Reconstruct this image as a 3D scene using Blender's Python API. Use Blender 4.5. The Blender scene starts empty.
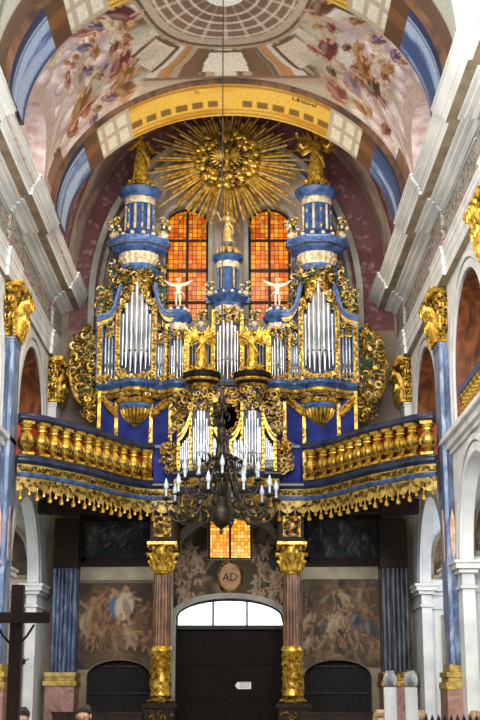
import bpy, math, random
import numpy as np
from mathutils import Vector, Matrix, noise
PI=math.pi; sin=math.sin; cos=math.cos; R=random.Random(7)
scene=bpy.context.scene; COL=scene.collection
# ------------------------------------------------------------------ camera
F=1285.0; TH=math.radians(14.4); CX,CZ=0.28,1.6
cam=bpy.data.cameras.new('camera'); cam.sensor_fit='VERTICAL'; cam.sensor_height=36; cam.lens=F/720*36
cam.clip_end=200
co=bpy.data.objects.new('camera',cam); COL.objects.link(co)
co.location=(CX,0,CZ); co.rotation_euler=(PI/2+TH,0,0); scene.camera=co
def at(px,py,D):
    u=(px-240)/F; v=(360-py)/F
    t=D/(cos(TH)-v*sin(TH))
    return (CX+u*t, CZ+(sin(TH)+v*cos(TH))*t)
def ax(px,py,D): return at(px,py,D)[0]
def az(py,D): return at(240,py,D)[1]
# ------------------------------------------------------------------ materials
def lin(h):
    h=h.lstrip('#'); o=[]
    for i in (0,2,4):
        c=int(h[i:i+2],16)/255
        o.append(c/12.92 if c<=.04045 else ((c+.055)/1.055)**2.4)
    return tuple(o)
def L4(h): return (*lin(h),1)
class NT:
    def __init__(s,name):
        s.m=bpy.data.materials.new(name); s.m.use_nodes=True; s.t=s.m.node_tree; s.n=s.t.nodes
        s.b=s.n['Principled BSDF']
    def new(s,k,**kw):
        n=s.n.new(k)
        for a,v in kw.items(): setattr(n,a,v)
        return n
    def link(s,a,b): s.t.links.new(a,b)
    def coord(s,scale=(1,1,1)):
        tc=s.new('ShaderNodeTexCoord'); mp=s.new('ShaderNodeMapping'); mp.inputs['Scale'].default_value=scale
        s.link(tc.outputs['Object'],mp.inputs[0]); return mp.outputs[0]
    def noise(s,vec,scale,detail=4,rough=.55,dist=0):
        n=s.new('ShaderNodeTexNoise'); n.inputs['Scale'].default_value=scale; n.inputs['Detail'].default_value=detail
        n.inputs['Roughness'].default_value=rough; n.inputs['Distortion'].default_value=dist
        s.link(vec,n.inputs['Vector']); return n.outputs[0]
    def ramp(s,fac,stops,interp='LINEAR'):
        r=s.new('ShaderNodeValToRGB'); r.color_ramp.interpolation=interp; e=r.color_ramp.elements
        while len(e)<len(stops): e.new(.5)
        for q,(p,c) in zip(e,stops): q.position=p; q.color=L4(c) if isinstance(c,str) else (*c,1)
        s.link(fac,r.inputs[0]); return r.outputs[0]
    def mix(s,fac,a,b,mode='MIX'):
        m=s.new('ShaderNodeMix',data_type='RGBA',blend_type=mode)
        for sock,v in ((m.inputs[0],fac),(m.inputs[6],a),(m.inputs[7],b)):
            if hasattr(v,'is_output'): s.link(v,sock)
            elif isinstance(v,str): sock.default_value=L4(v)
            else: sock.default_value=v
        return m.outputs[2]
    def bump(s,h,st=.3,d=.02):
        b=s.new('ShaderNodeBump'); b.inputs['Strength'].default_value=st; b.inputs['Distance'].default_value=d
        s.link(h,b.inputs['Height']); s.link(b.outputs[0],s.b.inputs['Normal'])
    def fin(s,col=None,rough=.6,metal=0,spec=None):
        if col is not None:
            if hasattr(col,'is_output'): s.link(col,s.b.inputs['Base Color'])
            else: s.b.inputs['Base Color'].default_value=L4(col)
        s.b.inputs['Roughness'].default_value=rough; s.b.inputs['Metallic'].default_value=metal
        if spec is not None: s.b.inputs['Specular IOR Level'].default_value=spec
        return s.m
def mottled(name,c1,c2,scale=3,rough=.6,metal=0,detail=5,bump=.15,stretch=(1,1,1),lo=.35,hi=.65,dist=0,c3=None):
    t=NT(name); v=t.coord(stretch); n=t.noise(v,scale,detail,dist=dist)
    st=[(lo,c1),(hi,c2)] if c3 is None else [(lo,c1),((lo+hi)/2,c3),(hi,c2)]
    col=t.ramp(n,st)
    if bump: t.bump(t.noise(v,scale*4,3),bump,.01)
    return t.fin(col,rough,metal)
M={}
def crevice_shade(key,dist,dark,amt):  # mixes shade into the base colour wherever ambient occlusion finds a crevice
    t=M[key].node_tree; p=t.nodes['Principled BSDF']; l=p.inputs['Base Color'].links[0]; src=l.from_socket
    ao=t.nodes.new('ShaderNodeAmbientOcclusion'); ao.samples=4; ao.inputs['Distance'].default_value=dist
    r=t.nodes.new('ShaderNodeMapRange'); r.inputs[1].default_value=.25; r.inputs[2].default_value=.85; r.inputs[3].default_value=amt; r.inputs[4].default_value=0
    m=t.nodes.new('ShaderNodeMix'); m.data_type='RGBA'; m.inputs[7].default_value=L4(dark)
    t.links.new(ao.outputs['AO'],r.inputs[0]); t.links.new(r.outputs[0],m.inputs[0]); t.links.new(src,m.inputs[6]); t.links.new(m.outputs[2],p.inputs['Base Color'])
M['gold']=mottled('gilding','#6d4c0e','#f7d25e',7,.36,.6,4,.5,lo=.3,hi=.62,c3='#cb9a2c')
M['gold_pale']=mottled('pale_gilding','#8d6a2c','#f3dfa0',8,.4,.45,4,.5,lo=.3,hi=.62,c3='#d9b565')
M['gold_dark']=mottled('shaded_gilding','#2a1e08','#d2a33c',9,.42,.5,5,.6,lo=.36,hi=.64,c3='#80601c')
M['gold_paint']=mottled('gold_paint','#8f7430','#d9bb62',5,.5,.2,5,.2)
M['brassdark']=mottled('dark_brass','#0e0c09','#332a19',8,.42,.6,4,.2)
M['iron']=mottled('dark_iron','#0d0d0f','#2a2624',8,.5,.5,4,.2)
M['blue']=mottled('blue_organ_paint','#21396a','#4a6ca2',5,.4,0,5,.08)
M['blue_hi']=mottled('bright_blue_organ_paint','#305292','#6a8cc4',6,.35,0,5,.08)
M['blue_deep']=mottled('deep_blue_panel_paint','#161f60','#2b3b90',2,.65,0,5,.05)
M['blue_deep'].node_tree.nodes['Principled BSDF'].inputs['Specular IOR Level'].default_value=.15
M['blue_dark']=mottled('blue_black_paint','#0e1430','#243061',4,.4,0,5,.05)
M['rail']=mottled('dark_blue_rail_paint','#161c2c','#344262',3,.35,0,5,.05)
M['cream']=mottled('cream_paint','#b5a58a','#efe2c8',6,.55,0,5,.1)
M['marble_blue']=mottled('blue_scagliola','#4a6390','#b9c6da',2.6,.35,0,8,.03,(1,1,.45),.34,.66,1.2,c3='#7f97be')
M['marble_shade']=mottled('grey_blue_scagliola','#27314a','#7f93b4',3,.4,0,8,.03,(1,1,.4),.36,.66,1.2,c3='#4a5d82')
M['marble_grey']=mottled('dark_fluted_scagliola','#23252b','#5e636e',4,.4,0,8,.03,(1,1,.3),.36,.66,1)
M['marble_pink']=mottled('pink_plinth_marble','#7d5850','#b98f82',3,.45,0,6,.05,dist=.8)
M['marble_rose']=mottled('rose_brown_marble','#4d3220','#8d623f',5,.35,0,6,.05,(1,1,.5),dist=.6)
M['plaster']=mottled('white_plaster','#d5dbdc','#f8faf8',1.2,.7,0,6,.06,lo=.3,hi=.6)
M['plaster_cream']=mottled('cream_plaster','#a79c84','#cfc6b0',1.2,.8,0,6,.06)
M['plaster_grey']=mottled('grey_plaster','#8b8b84','#b4b4aa',1.2,.8,0,6,.06)
M['cornice']=mottled('aged_cornice_stone','#ccd2d1','#fbfcf8',1.6,.6,0,7,.08,(1,.25,1),.3,.62)
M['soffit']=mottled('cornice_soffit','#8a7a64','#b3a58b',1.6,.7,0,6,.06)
M['brown_vault']=mottled('brown_marbled_vault','#4a2814','#94562c',1.6,.6,0,7,.05,(1,1,.5),.36,.64,2)
M['rib_brown']=mottled('brown_marbled_arch','#2e1d10','#6a4629',1.6,.6,0,7,.05,(1,1,.5),.36,.64,2)
M['brown_dark']=mottled('dark_brown_wood','#120a06','#2c1a10',3,.55,0,6,.08,(1,1,.3))
M['brown_dark'].node_tree.nodes['Principled BSDF'].inputs['Specular IOR Level'].default_value=.2
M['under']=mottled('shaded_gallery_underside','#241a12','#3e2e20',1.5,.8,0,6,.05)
M['wall_rear']=mottled('rear_wall_plaster','#6d6252','#988a74',1.0,.8,0,7,.05)
M['door']=mottled('dark_door_wood','#0a0706','#1a0f0b',2,.6,0,6,.08,(4,1,.4))
M['door'].node_tree.nodes['Principled BSDF'].inputs['Specular IOR Level'].default_value=.12
M['red']=mottled('red_backing','#5a1408','#b03a18',3,.6,0,4,.05)
M['wax']=mottled('white_wax','#ecece4','#fdfdf8',4,.4,0,3,.02)
M['silverpipe']=mottled('tin_pipe','#8b929c','#e4e9ee',5,.28,.72,3,.02,(1,1,.25),.3,.62)
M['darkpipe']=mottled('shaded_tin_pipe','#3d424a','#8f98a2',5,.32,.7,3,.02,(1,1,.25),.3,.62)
M['slot']=mottled('pipe_mouth_black','#050505','#121212',4,.8)
M['skin']=mottled('skin','#b98468','#d9a78a',5,.6,0,3,.02)
M['hair_dark']=mottled('dark_hair','#160e0a','#3a281c',30,.55,0,3,.3,(1,1,.3))
M['hair_fair']=mottled('fair_hair','#6e563f','#a88c6c',30,.55,0,3,.3,(1,1,.3))
M['cloth_a']=mottled('navy_cloth','#1a2236','#2c3650',12,.85)
M['cloth_b']=mottled('green_cloth','#2f3b2c','#4a5844',12,.85)
M['cloth_c']=mottled('grey_cloth','#55565a','#7a7b80',12,.85)
M['ivory']=mottled('ivory_painted_carving','#b89f74','#fbf3dc',9,.5,0,4,.3,lo=.3,hi=.55)
M['leaf']=mottled('green_painted_leaf','#12301f','#3f6b48',9,.5)
M['floor']=mottled('stone_floor','#5a5248','#8b8172',1,.5)
crevice_shade('gold',.16,'#1d1003',.85); crevice_shade('gold_dark',.2,'#0f0902',.9); crevice_shade('gold_pale',.14,'#2a1b08',.8); crevice_shade('gold_paint',.12,'#1d1003',.7)  # hollows of the gilded carving get shade in their colour
crevice_shade('cornice',.16,'#4c5054',.75); crevice_shade('plaster',.14,'#565a5c',.55); crevice_shade('ivory',.1,'#3a2810',.7)  # dark lines between mouldings and carved folds are shade put into the colour
def frieze_mat():
    t=NT('painted_frieze'); v=t.coord((1,1,1))
    n=t.noise(v,2.6,5,.6,2.2); c=t.ramp(n,[(.34,'#233028'),(.42,'#66786a'),(.49,'#c4c2b0'),(.56,'#9a6b7a'),(.64,'#4c2834')])
    return t.fin(c,.6)
M['frieze']=frieze_mat()
def attr_mat(name,rough=.75,metal=0,bscale=14,var=.35):
    t=NT(name); a=t.new('ShaderNodeAttribute',attribute_name='Col'); v=t.coord()
    n=t.noise(v,bscale,6,.65); g=t.ramp(n,[(.25,(1-var,)*3),(.7,(1.12,)*3)])
    c=t.mix(1.0,a.outputs['Color'],g,'MULTIPLY'); t.bump(n,.1,.01)
    return t.fin(c,rough,metal)
M['fresco']=attr_mat('fresco_paint')
def glass_mat(name,cell,stops,emis,lead=.12,dark='#120a04'):
    t=NT(name); tc=t.new('ShaderNodeTexCoord')
    mp=t.new('ShaderNodeMapping'); mp.inputs['Scale'].default_value=(1/cell[0],1,1/cell[1]); t.link(tc.outputs['Object'],mp.inputs[0])
    sx=t.new('ShaderNodeSeparateXYZ'); t.link(mp.outputs[0],sx.inputs[0])
    def M_(op,a,b=None):
        m=t.new('ShaderNodeMath',operation=op)
        for i,q in enumerate((a,b)):
            if q is None: continue
            if hasattr(q,'is_output'): t.link(q,m.inputs[i])
            else: m.inputs[i].default_value=q
        return m.outputs[0]
    fx=M_('FLOOR',sx.outputs[0]); fz=M_('FLOOR',sx.outputs[2])
    cb=t.new('ShaderNodeCombineXYZ'); t.link(fx,cb.inputs[0]); t.link(fz,cb.inputs[1])
    w=t.new('ShaderNodeTexWhiteNoise',noise_dimensions='2D'); t.link(cb.outputs[0],w.inputs['Vector'])
    n=t.noise(tc.outputs['Object'],.9,3)
    k=M_('ADD',M_('MULTIPLY',w.outputs[0],.45),M_('MULTIPLY',n,.6))
    c=t.ramp(k,stops)
    gx=M_('LESS_THAN',M_('FRACT',sx.outputs[0]),lead); gz=M_('LESS_THAN',M_('FRACT',sx.outputs[2]),lead)
    g=M_('MAXIMUM',gx,gz)
    c2=t.mix(g,c,dark)
    t.link(c2,t.b.inputs['Base Color']); t.link(c2,t.b.inputs['Emission Color']); t.b.inputs['Emission Strength'].default_value=emis
    t.b.inputs['Roughness'].default_value=.3
    return t.m
M['amber']=glass_mat('amber_leaded_glass',(.155,.155),[(.2,'#a83800'),(.42,'#d45c00'),(.62,'#ea8208'),(.85,'#ffb428')],.42,.13)
M['amber2']=glass_mat('bright_amber_glass',(.11,.11),[(.2,'#e07a0c'),(.42,'#f79a18'),(.62,'#ffc84a'),(.85,'#fff0b0')],.9,.12,'#8a4a0c')
M['daylight']=glass_mat('daylight_leaded_glass',(.12,.16),[(.1,'#dfe8ec'),(.9,'#ffffff')],2.4,.1,'#a9b4b8')
M['skylight']=glass_mat('bright_side_window_glass',(.3,.4),[(.1,'#e8eef2'),(.9,'#ffffff')],1.1,.06,'#c9c0c8')
def glass_clear():
    t=NT('clear_glass'); t.b.inputs['Transmission Weight'].default_value=.85; return t.fin('#e8eef0',.08)
M['glass']=glass_clear()
def bulb():
    t=NT('candle_bulb_glass'); t.b.inputs['Emission Color'].default_value=L4('#dfe6ea'); t.b.inputs['Emission Strength'].default_value=.02
    return t.fin('#8e999f',.35)
M['bulb']=bulb()
# ------------------------------------------------------------------ mesh builder
class MB:
    def __init__(s): s.v=[]; s.f=[]; s.mi=[]; s.mats=[]; s.cur=0; s.X=None
    def mat(s,key):
        if key not in s.mats: s.mats.append(key)
        s.cur=s.mats.index(key); return s
    def add(s,vs,fs):
        b=len(s.v)
        if s.X is not None: vs=[tuple(s.X@Vector(q)) for q in vs]
        s.v+=vs; s.f+=[tuple(b+i for i in f) for f in fs]; s.mi+=[s.cur]*len(fs); return s
    def box(s,x0,x1,y0,y1,z0,z1):
        return s.add([(x0,y0,z0),(x1,y0,z0),(x1,y1,z0),(x0,y1,z0),(x0,y0,z1),(x1,y0,z1),(x1,y1,z1),(x0,y1,z1)],
            [(0,3,2,1),(4,5,6,7),(0,1,5,4),(1,2,6,5),(2,3,7,6),(3,0,4,7)])
    def lathe(s,prof,c=(0,0,0),n=16,a0=0,a1=2*PI,flute=0,nf=0,sx=1,sy=1,off=0):
        full=abs(a1-a0-2*PI)<1e-6; k=n if full else n+1; vs=[];fs=[]
        for r,z in prof:
            for i in range(k):
                a=a0+off+(a1-a0)*i/n; rr=r*(1+flute*cos(nf*a)) if nf else r
                vs.append((c[0]+sx*rr*cos(a),c[1]+sy*rr*sin(a),c[2]+z))
        for j in range(len(prof)-1):
            for i in range(n):
                i2=(i+1)%k; fs.append((j*k+i,j*k+i2,(j+1)*k+i2,(j+1)*k+i))
        if full:
            if prof[0][0]>1e-4: fs.append(tuple(reversed(range(k))))
            if prof[-1][0]>1e-4: fs.append(tuple((len(prof)-1)*k+i for i in range(k)))
        return s.add(vs,fs)
    def tube(s,pts,rad,n=6,flat=1.0):
        pts=[Vector(p) for p in pts]; vs=[];fs=[]
        if not hasattr(rad,'__len__'): rad=[rad]*len(pts)
        up=Vector((0,1,0))
        for i,p in enumerate(pts):
            d=(pts[min(i+1,len(pts)-1)]-pts[max(i-1,0)])
            if d.length<1e-9: d=Vector((0,0,1))
            d.normalize(); a=d.cross(up)
            if a.length<.05: a=d.cross(Vector((1,0,0)))
            a.normalize(); b=d.cross(a)
            for k in range(n):
                t=2*PI*k/n; q=p+a*rad[i]*cos(t)+b*rad[i]*flat*sin(t); vs.append(tuple(q))
        for j in range(len(pts)-1):
            for k in range(n): fs.append((j*n+k,j*n+(k+1)%n,(j+1)*n+(k+1)%n,(j+1)*n+k))
        fs.append(tuple(reversed(range(n)))); fs.append(tuple((len(pts)-1)*n+k for k in range(n)))
        return s.add(vs,fs)
    def prism(s,poly,y0,y1):   # poly in x,z
        n=len(poly); vs=[(x,y0,z) for x,z in poly]+[(x,y1,z) for x,z in poly]
        fs=[tuple(range(n)),tuple(reversed(range(n,2*n)))]+[(i,(i+1)%n+0,(i+1)%n+n,i+n) for i in range(n)]
        return s.add(vs,[fs[0],fs[1]]+[(f[1],f[0],f[3],f[2]) for f in fs[2:]])
    def ball(s,c,rx,ry=None,rz=None,n=8,m=5):
        ry=rx if ry is None else ry; rz=rx if rz is None else rz
        vs=[(c[0],c[1],c[2]-rz)]
        for j in range(1,m):
            p=-PI/2+PI*j/m
            for i in range(n):
                a=2*PI*i/n; vs.append((c[0]+rx*cos(p)*cos(a),c[1]+ry*cos(p)*sin(a),c[2]+rz*sin(p)))
        vs.append((c[0],c[1],c[2]+rz)); fs=[]
        for i in range(n):
            fs.append((0,1+(i+1)%n,1+i)); fs.append((len(vs)-1,1+(m-2)*n+i,1+(m-2)*n+(i+1)%n))
        for j in range(m-2):
            for i in range(n): fs.append((1+j*n+i,1+j*n+(i+1)%n,1+(j+1)*n+(i+1)%n,1+(j+1)*n+i))
        return s.add(vs,fs)
    def band(s,pts,w,y0,y1):   # ribbon following pts (x,z) with thickness w, extruded y0..y1
        P=[Vector((p[0],p[1])) for p in pts]; up=[];lo=[]
        for i,p in enumerate(P):
            d=P[min(i+1,len(P)-1)]-P[max(i-1,0)]; d.normalize(); nrm=Vector((-d.y,d.x))
            up.append(p+nrm*w/2); lo.append(p-nrm*w/2)
        vs=[];fs=[]
        for i in range(len(P)):
            for q in (up[i],lo[i]):
                vs.append((q.x,y0,q.y)); vs.append((q.x,y1,q.y))
        for i in range(len(P)-1):
            a=i*4;b=a+4
            fs+=[(a,a+1,b+1,b),(a+2,b+2,b+3,a+3),(a,b,b+2,a+2),(a+1,a+3,b+3,b+1)]
        fs+=[(0,2,3,1),(len(vs)-4,len(vs)-3,len(vs)-1,len(vs)-2)]
        return s.add(vs,fs)
    def sweep(s,path,prof,close=False):   # path (x,y) plan; prof list of (out,z); out along left-hand normal negative -> toward -Y
        P=[Vector(p) for p in path]; N=[]
        for i in range(len(P)):
            ds=[]
            if i>0: ds.append((P[i]-P[i-1]).normalized())
            if i<len(P)-1: ds.append((P[i+1]-P[i]).normalized())
            ns=[Vector((d.y,-d.x)) for d in ds]
            if len(ns)==2:
                m=(ns[0]+ns[1]); m.normalize(); k=1/max(.5,m.dot(ns[0])); N.append(m*k)
            else: N.append(ns[0])
        k=len(prof); vs=[];fs=[]
        for p,nn in zip(P,N):
            for o,z in prof:
                q=p+nn*o; vs.append((q.x,q.y,z))
        for i in range(len(P)-1):
            for j in range(k-1): fs.append((i*k+j,(i+1)*k+j,(i+1)*k+j+1,i*k+j+1))
            if close: fs.append((i*k+k-1,(i+1)*k+k-1,(i+1)*k,i*k))
        if close:
            fs.append(tuple(reversed(range(k)))); fs.append(tuple((len(P)-1)*k+j for j in range(k)))
        return s.add(vs,fs)
    def mesh(s,name,angle=38):
        me=bpy.data.meshes.new(name); me.from_pydata(s.v,[],s.f)
        for k in (s.mats or ['gold']): me.materials.append(M[k])
        if s.mi: me.polygons.foreach_set('material_index',s.mi)
        me.polygons.foreach_set('use_smooth',[True]*len(me.polygons)); me.update()
        try: me.set_sharp_from_angle(angle=math.radians(angle))
        except Exception: pass
        return me
    def build(s,name,parent=None,origin=None,angle=38,**tags):
        if parent is None and origin is None and s.v:
            xs=[q[0] for q in s.v]; ys=[q[1] for q in s.v]; zs=[q[2] for q in s.v]
            origin=((min(xs)+max(xs))/2,(min(ys)+max(ys))/2,min(zs))
        if origin is not None:
            s.v=[(a-origin[0],b-origin[1],c-origin[2]) for a,b,c in s.v]
        o=bpy.data.objects.new(name,s.mesh(name,angle)); COL.objects.link(o)
        if origin is not None: o.location=origin
        if parent is not None: adopt(o,parent)
        return tag(o,**tags)
def tag(o,**t):
    for k,v in t.items():
        if v is not None: o['category' if k=='cat' else k]=v
    return o
def world_loc(p):
    l=Vector(p.location); q=p
    while q.parent is not None:
        q=q.parent; l=l  # parents undone by inverse
    return l
def adopt(o,p):
    o.parent=p; o.matrix_parent_inverse=Matrix.Translation(-Vector(p.location)) if p.type=='EMPTY' or p.get('_o') else (Matrix.Translation(-Vector(p.location)))
def empty(name,loc,label,cat,group=None):
    o=bpy.data.objects.new(name,None); COL.objects.link(o); o.location=loc; o.empty_display_size=.1
    return tag(o,label=label,cat=cat,group=group)
def inst(name,me,loc,parent=None,rotz=0,scale=1,**tags):
    o=bpy.data.objects.new(name,me); COL.objects.link(o); o.location=loc; o.rotation_euler=(0,0,rotz)
    o.scale=scale if hasattr(scale,'__len__') else (scale,)*3
    if parent is not None: adopt(o,parent)
    return tag(o,**tags)
def kids(o): return [c for c in bpy.data.objects if c.parent==o]
def S(o): o['kind']='structure'; return o
# ------------------------------------------------------------------ ornament
def scroll(mb,c,s,ang,flip=1,w=.16,n=9,ux=(1,0,0),uz=(0,0,1),sides=5):
    ux=Vector(ux);uz=Vector(uz);c=Vector(c);pts=[];rad=[]
    for i in range(n):
        t=i/(n-1); th=ang+flip*t*5.2; r=s*(1-.82*t)
        q=c+ux*(r*cos(th))+uz*(r*sin(th)); q.y-=s*.25*t; pts.append(q); rad.append(s*w*(.35+1.1*sin(PI*min(1,t*1.1+.05))))
    mb.tube(pts,rad,sides)
def leafb(mb,c,s,ang,y=0,l=1.0):
    c=Vector(c); pts=[];rad=[]
    for i in range(5):
        t=i/4; a=ang+.7*t
        pts.append(c+Vector((cos(a)*s*l*t,-s*.35*sin(PI*t),sin(a)*s*l*t))); rad.append(s*.22*sin(PI*(t*.85+.12)))
    mb.tube(pts,rad,5,.5)
def ornament(mb,inside,n,s,y,rnd,yj=.05,mats=None):
    """inside: callable()->(x,z); scatter scrolls and leaves"""
    for i in range(n):
        x,z=inside(rnd); k=s*rnd.uniform(.6,1.25)
        if mats: mb.mat(rnd.choice(mats))
        yy=y+rnd.uniform(-yj,yj)
        if i%3<2: scroll(mb,(x,yy,z),k,rnd.uniform(0,6.28),rnd.choice((-1,1)),.2,8)
        else: leafb(mb,(x,yy,z),k*1.3,rnd.uniform(0,6.28))
def inrect(x0,x1,z0,z1): return lambda r:(r.uniform(x0,x1),r.uniform(z0,z1))
def inell(cx,cz,rx,rz):
    def g(r):
        a=r.uniform(0,6.283); k=math.sqrt(r.random()); return (cx+rx*k*cos(a),cz+rz*k*sin(a))
    return g
def alongp(pts,j):
    def g(r):
        i=r.randrange(len(pts)-1); t=r.random(); a=pts[i];b=pts[i+1]
        return (a[0]+(b[0]-a[0])*t+r.uniform(-j,j),a[1]+(b[1]-a[1])*t+r.uniform(-j,j))
    return g
# ------------------------------------------------------------------ painted canvases
class Canvas:
    def __init__(s,u0,u1,v0,v1,nu,nv,base):
        s.u0,s.u1,s.v0,s.v1=u0,u1,v0,v1
        s.U,s.V=np.meshgrid(np.linspace(u0,u1,nu),np.linspace(v0,v1,nv))
        s.C=np.zeros((nv,nu,3)); s.C[:]=lin(base); s.nu,s.nv=nu,nv
    def put(s,mask,col,a=1):
        m=(np.clip(mask,0,1)*a)[...,None]; s.C=s.C*(1-m)+np.array(lin(col))*m
    def ell(s,u,v,ru,rv,col,rot=0,a=1,soft=.25):
        c,q=cos(rot),sin(rot); x=(s.U-u)*c+(s.V-v)*q; y=-(s.U-u)*q+(s.V-v)*c
        d=np.sqrt((x/ru)**2+(y/rv)**2); s.put((1-d)/soft+.5,col,a)
    def rect(s,u0,u1,v0,v1,col,a=1): s.put(((s.U>=u0)&(s.U<=u1)&(s.V>=v0)&(s.V<=v1)).astype(float),col,a)
    def line(s,u0,v0,u1,v1,w,col,a=1):
        dx,dy=u1-u0,v1-v0; L=dx*dx+dy*dy+1e-9; t=np.clip(((s.U-u0)*dx+(s.V-v0)*dy)/L,0,1)
        d=np.sqrt((s.U-u0-t*dx)**2+(s.V-v0-t*dy)**2); s.put((w/2-d)/(w*.3)+.5,col,a)
    def noise(s,scale,cols,a=.6,seed=0,lo=.4,hi=.6):
        rs=np.random.RandomState(seed); n=np.zeros_like(s.U)
        for o in range(5):
            f=scale*2**o
            for k in range(4):
                th=rs.rand()*6.283; n+=np.sin((s.U*cos(th)+s.V*sin(th))*f+rs.rand()*6.28+1.3*np.sin(s.V*f*.7+rs.rand()*6)+1.3*np.sin(s.U*f*.6+rs.rand()*6))/(2**o)/4
        n=(n+1)/2; c=np.array([lin(q) for q in cols]); t=np.clip((n-lo)/(hi-lo),0,.999)*(len(cols)-1); i=t.astype(int); fr=(t-i)[...,None]
        s.C=s.C*(1-a)+a*(c[i]*(1-fr)+c[np.minimum(i+1,len(cols)-1)]*fr)
    def fig(s,u,v,h,robe,rnd,skin='#c79a78',lean=0,su=1):
        """a painted draped figure h tall"""
        d=robe
        s.ell(u,v,h*.24*su,h*.42,d,lean+rnd.uniform(-.2,.2))
        s.ell(u+h*.08*su,v-h*.12,h*.1*su,h*.32,'#3a2418',lean+.3,.45)
        s.ell(u-h*.1*su,v+h*.05,h*.07*su,h*.25,'#e6d3b4',lean-.3,.25,.8)
        s.ell(u+rnd.uniform(-.05,.05)*h+lean*-h*.3,v+h*.46,h*.085*su,h*.1,skin)
        for k in (-1,1):
            a=rnd.uniform(-.6,1.1); s.line(u+k*h*.14*su,v+h*.24,u+k*h*.42*su*cos(a),v+h*.24+h*.34*sin(a),h*.08,skin)
        for k in (-1,1): s.line(u+k*h*.07*su,v-h*.25,u+k*h*.16*su,v-h*.52,h*.09,skin)
def painted(name,cv,surf,parent=None,flip=False,mat='fresco',origin=None,**tags):
    nu,nv=cv.nu,cv.nv; vs=[]
    for j in range(nv):
        for i in range(nu): vs.append(surf(float(cv.U[j,i]),float(cv.V[j,i])))
    if origin is not None: vs=[(a-origin[0],b-origin[1],c-origin[2]) for a,b,c in vs]
    fs=[]
    for j in range(nv-1):
        for i in range(nu-1):
            q=(j*nu+i,j*nu+i+1,(j+1)*nu+i+1,(j+1)*nu+i); fs.append(q[::-1] if flip else q)
    me=bpy.data.meshes.new(name); me.from_pydata(vs,[],fs); me.materials.append(M[mat])
    at_=me.color_attributes.new('Col','FLOAT_COLOR','POINT')
    a=np.ones((nu*nv,4),dtype=np.float32); a[:,:3]=np.clip(cv.C.reshape(-1,3),0,1); at_.data.foreach_set('color',a.ravel())
    me.polygons.foreach_set('use_smooth',[True]*len(me.polygons)); me.update()
    o=bpy.data.objects.new(name,me); COL.objects.link(o)
    if origin is not None: o.location=origin
    if parent is not None: adopt(o,parent)
    return tag(o,**tags)
# ------------------------------------------------------------------ figures
def skin_mesh(verts,edges,radii,sub=1,root=0):
    me=bpy.data.meshes.new('tmp'); me.from_pydata([tuple(v) for v in verts],edges,[])
    o=bpy.data.objects.new('tmp',me); COL.objects.link(o)
    sk=o.modifiers.new('s','SKIN'); sk.use_smooth_shade=True
    for i,r in enumerate(radii):
        d=me.skin_vertices[0].data[i]; d.radius=r if hasattr(r,'__len__') else (r,r); d.use_root=(i==root)
    sb=o.modifiers.new('b','SUBSURF'); sb.levels=sub; sb.render_levels=sub
    dg=bpy.context.evaluated_depsgraph_get(); ev=o.evaluated_get(dg); m2=ev.to_mesh()
    vs=[tuple(v.co) for v in m2.vertices]; fs=[tuple(p.vertices) for p in m2.polygons]
    ev.to_mesh_clear(); bpy.data.objects.remove(o); bpy.data.meshes.remove(me)
    return vs,fs
def hand(V,E,Rr,wi,d,side,h):
    """five finger chains rooted at wrist vertex index wi, direction d"""
    w=Vector(V[wi]); d=Vector(d).normalized(); a=d.cross(Vector((0,1,0)))
    if a.length<.1: a=d.cross(Vector((1,0,0)))
    a.normalize(); pi=len(V); V.append(w+d*h*.05); Rr.append((h*.024,h*.014)); E.append((wi,pi))
    for k,(o,l) in enumerate(((-1.4,.04),(-.5,.048),(.4,.046),(1.2,.036))):
        i=len(V); V.append(w+d*h*.075+a*h*.011*o); Rr.append(h*.0055); E.append((pi,i))
        V.append(w+d*(h*.075+h*l*.8)+a*h*.014*o+Vector((0,-h*.012,0))); Rr.append(h*.004); E.append((i,i+1))
    i=len(V); V.append(w+d*h*.045+a*h*.035*side); Rr.append(h*.0065); E.append((pi,i))
    V.append(w+d*h*.075+a*h*.05*side); Rr.append(h*.005); E.append((i,i+1))
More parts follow.
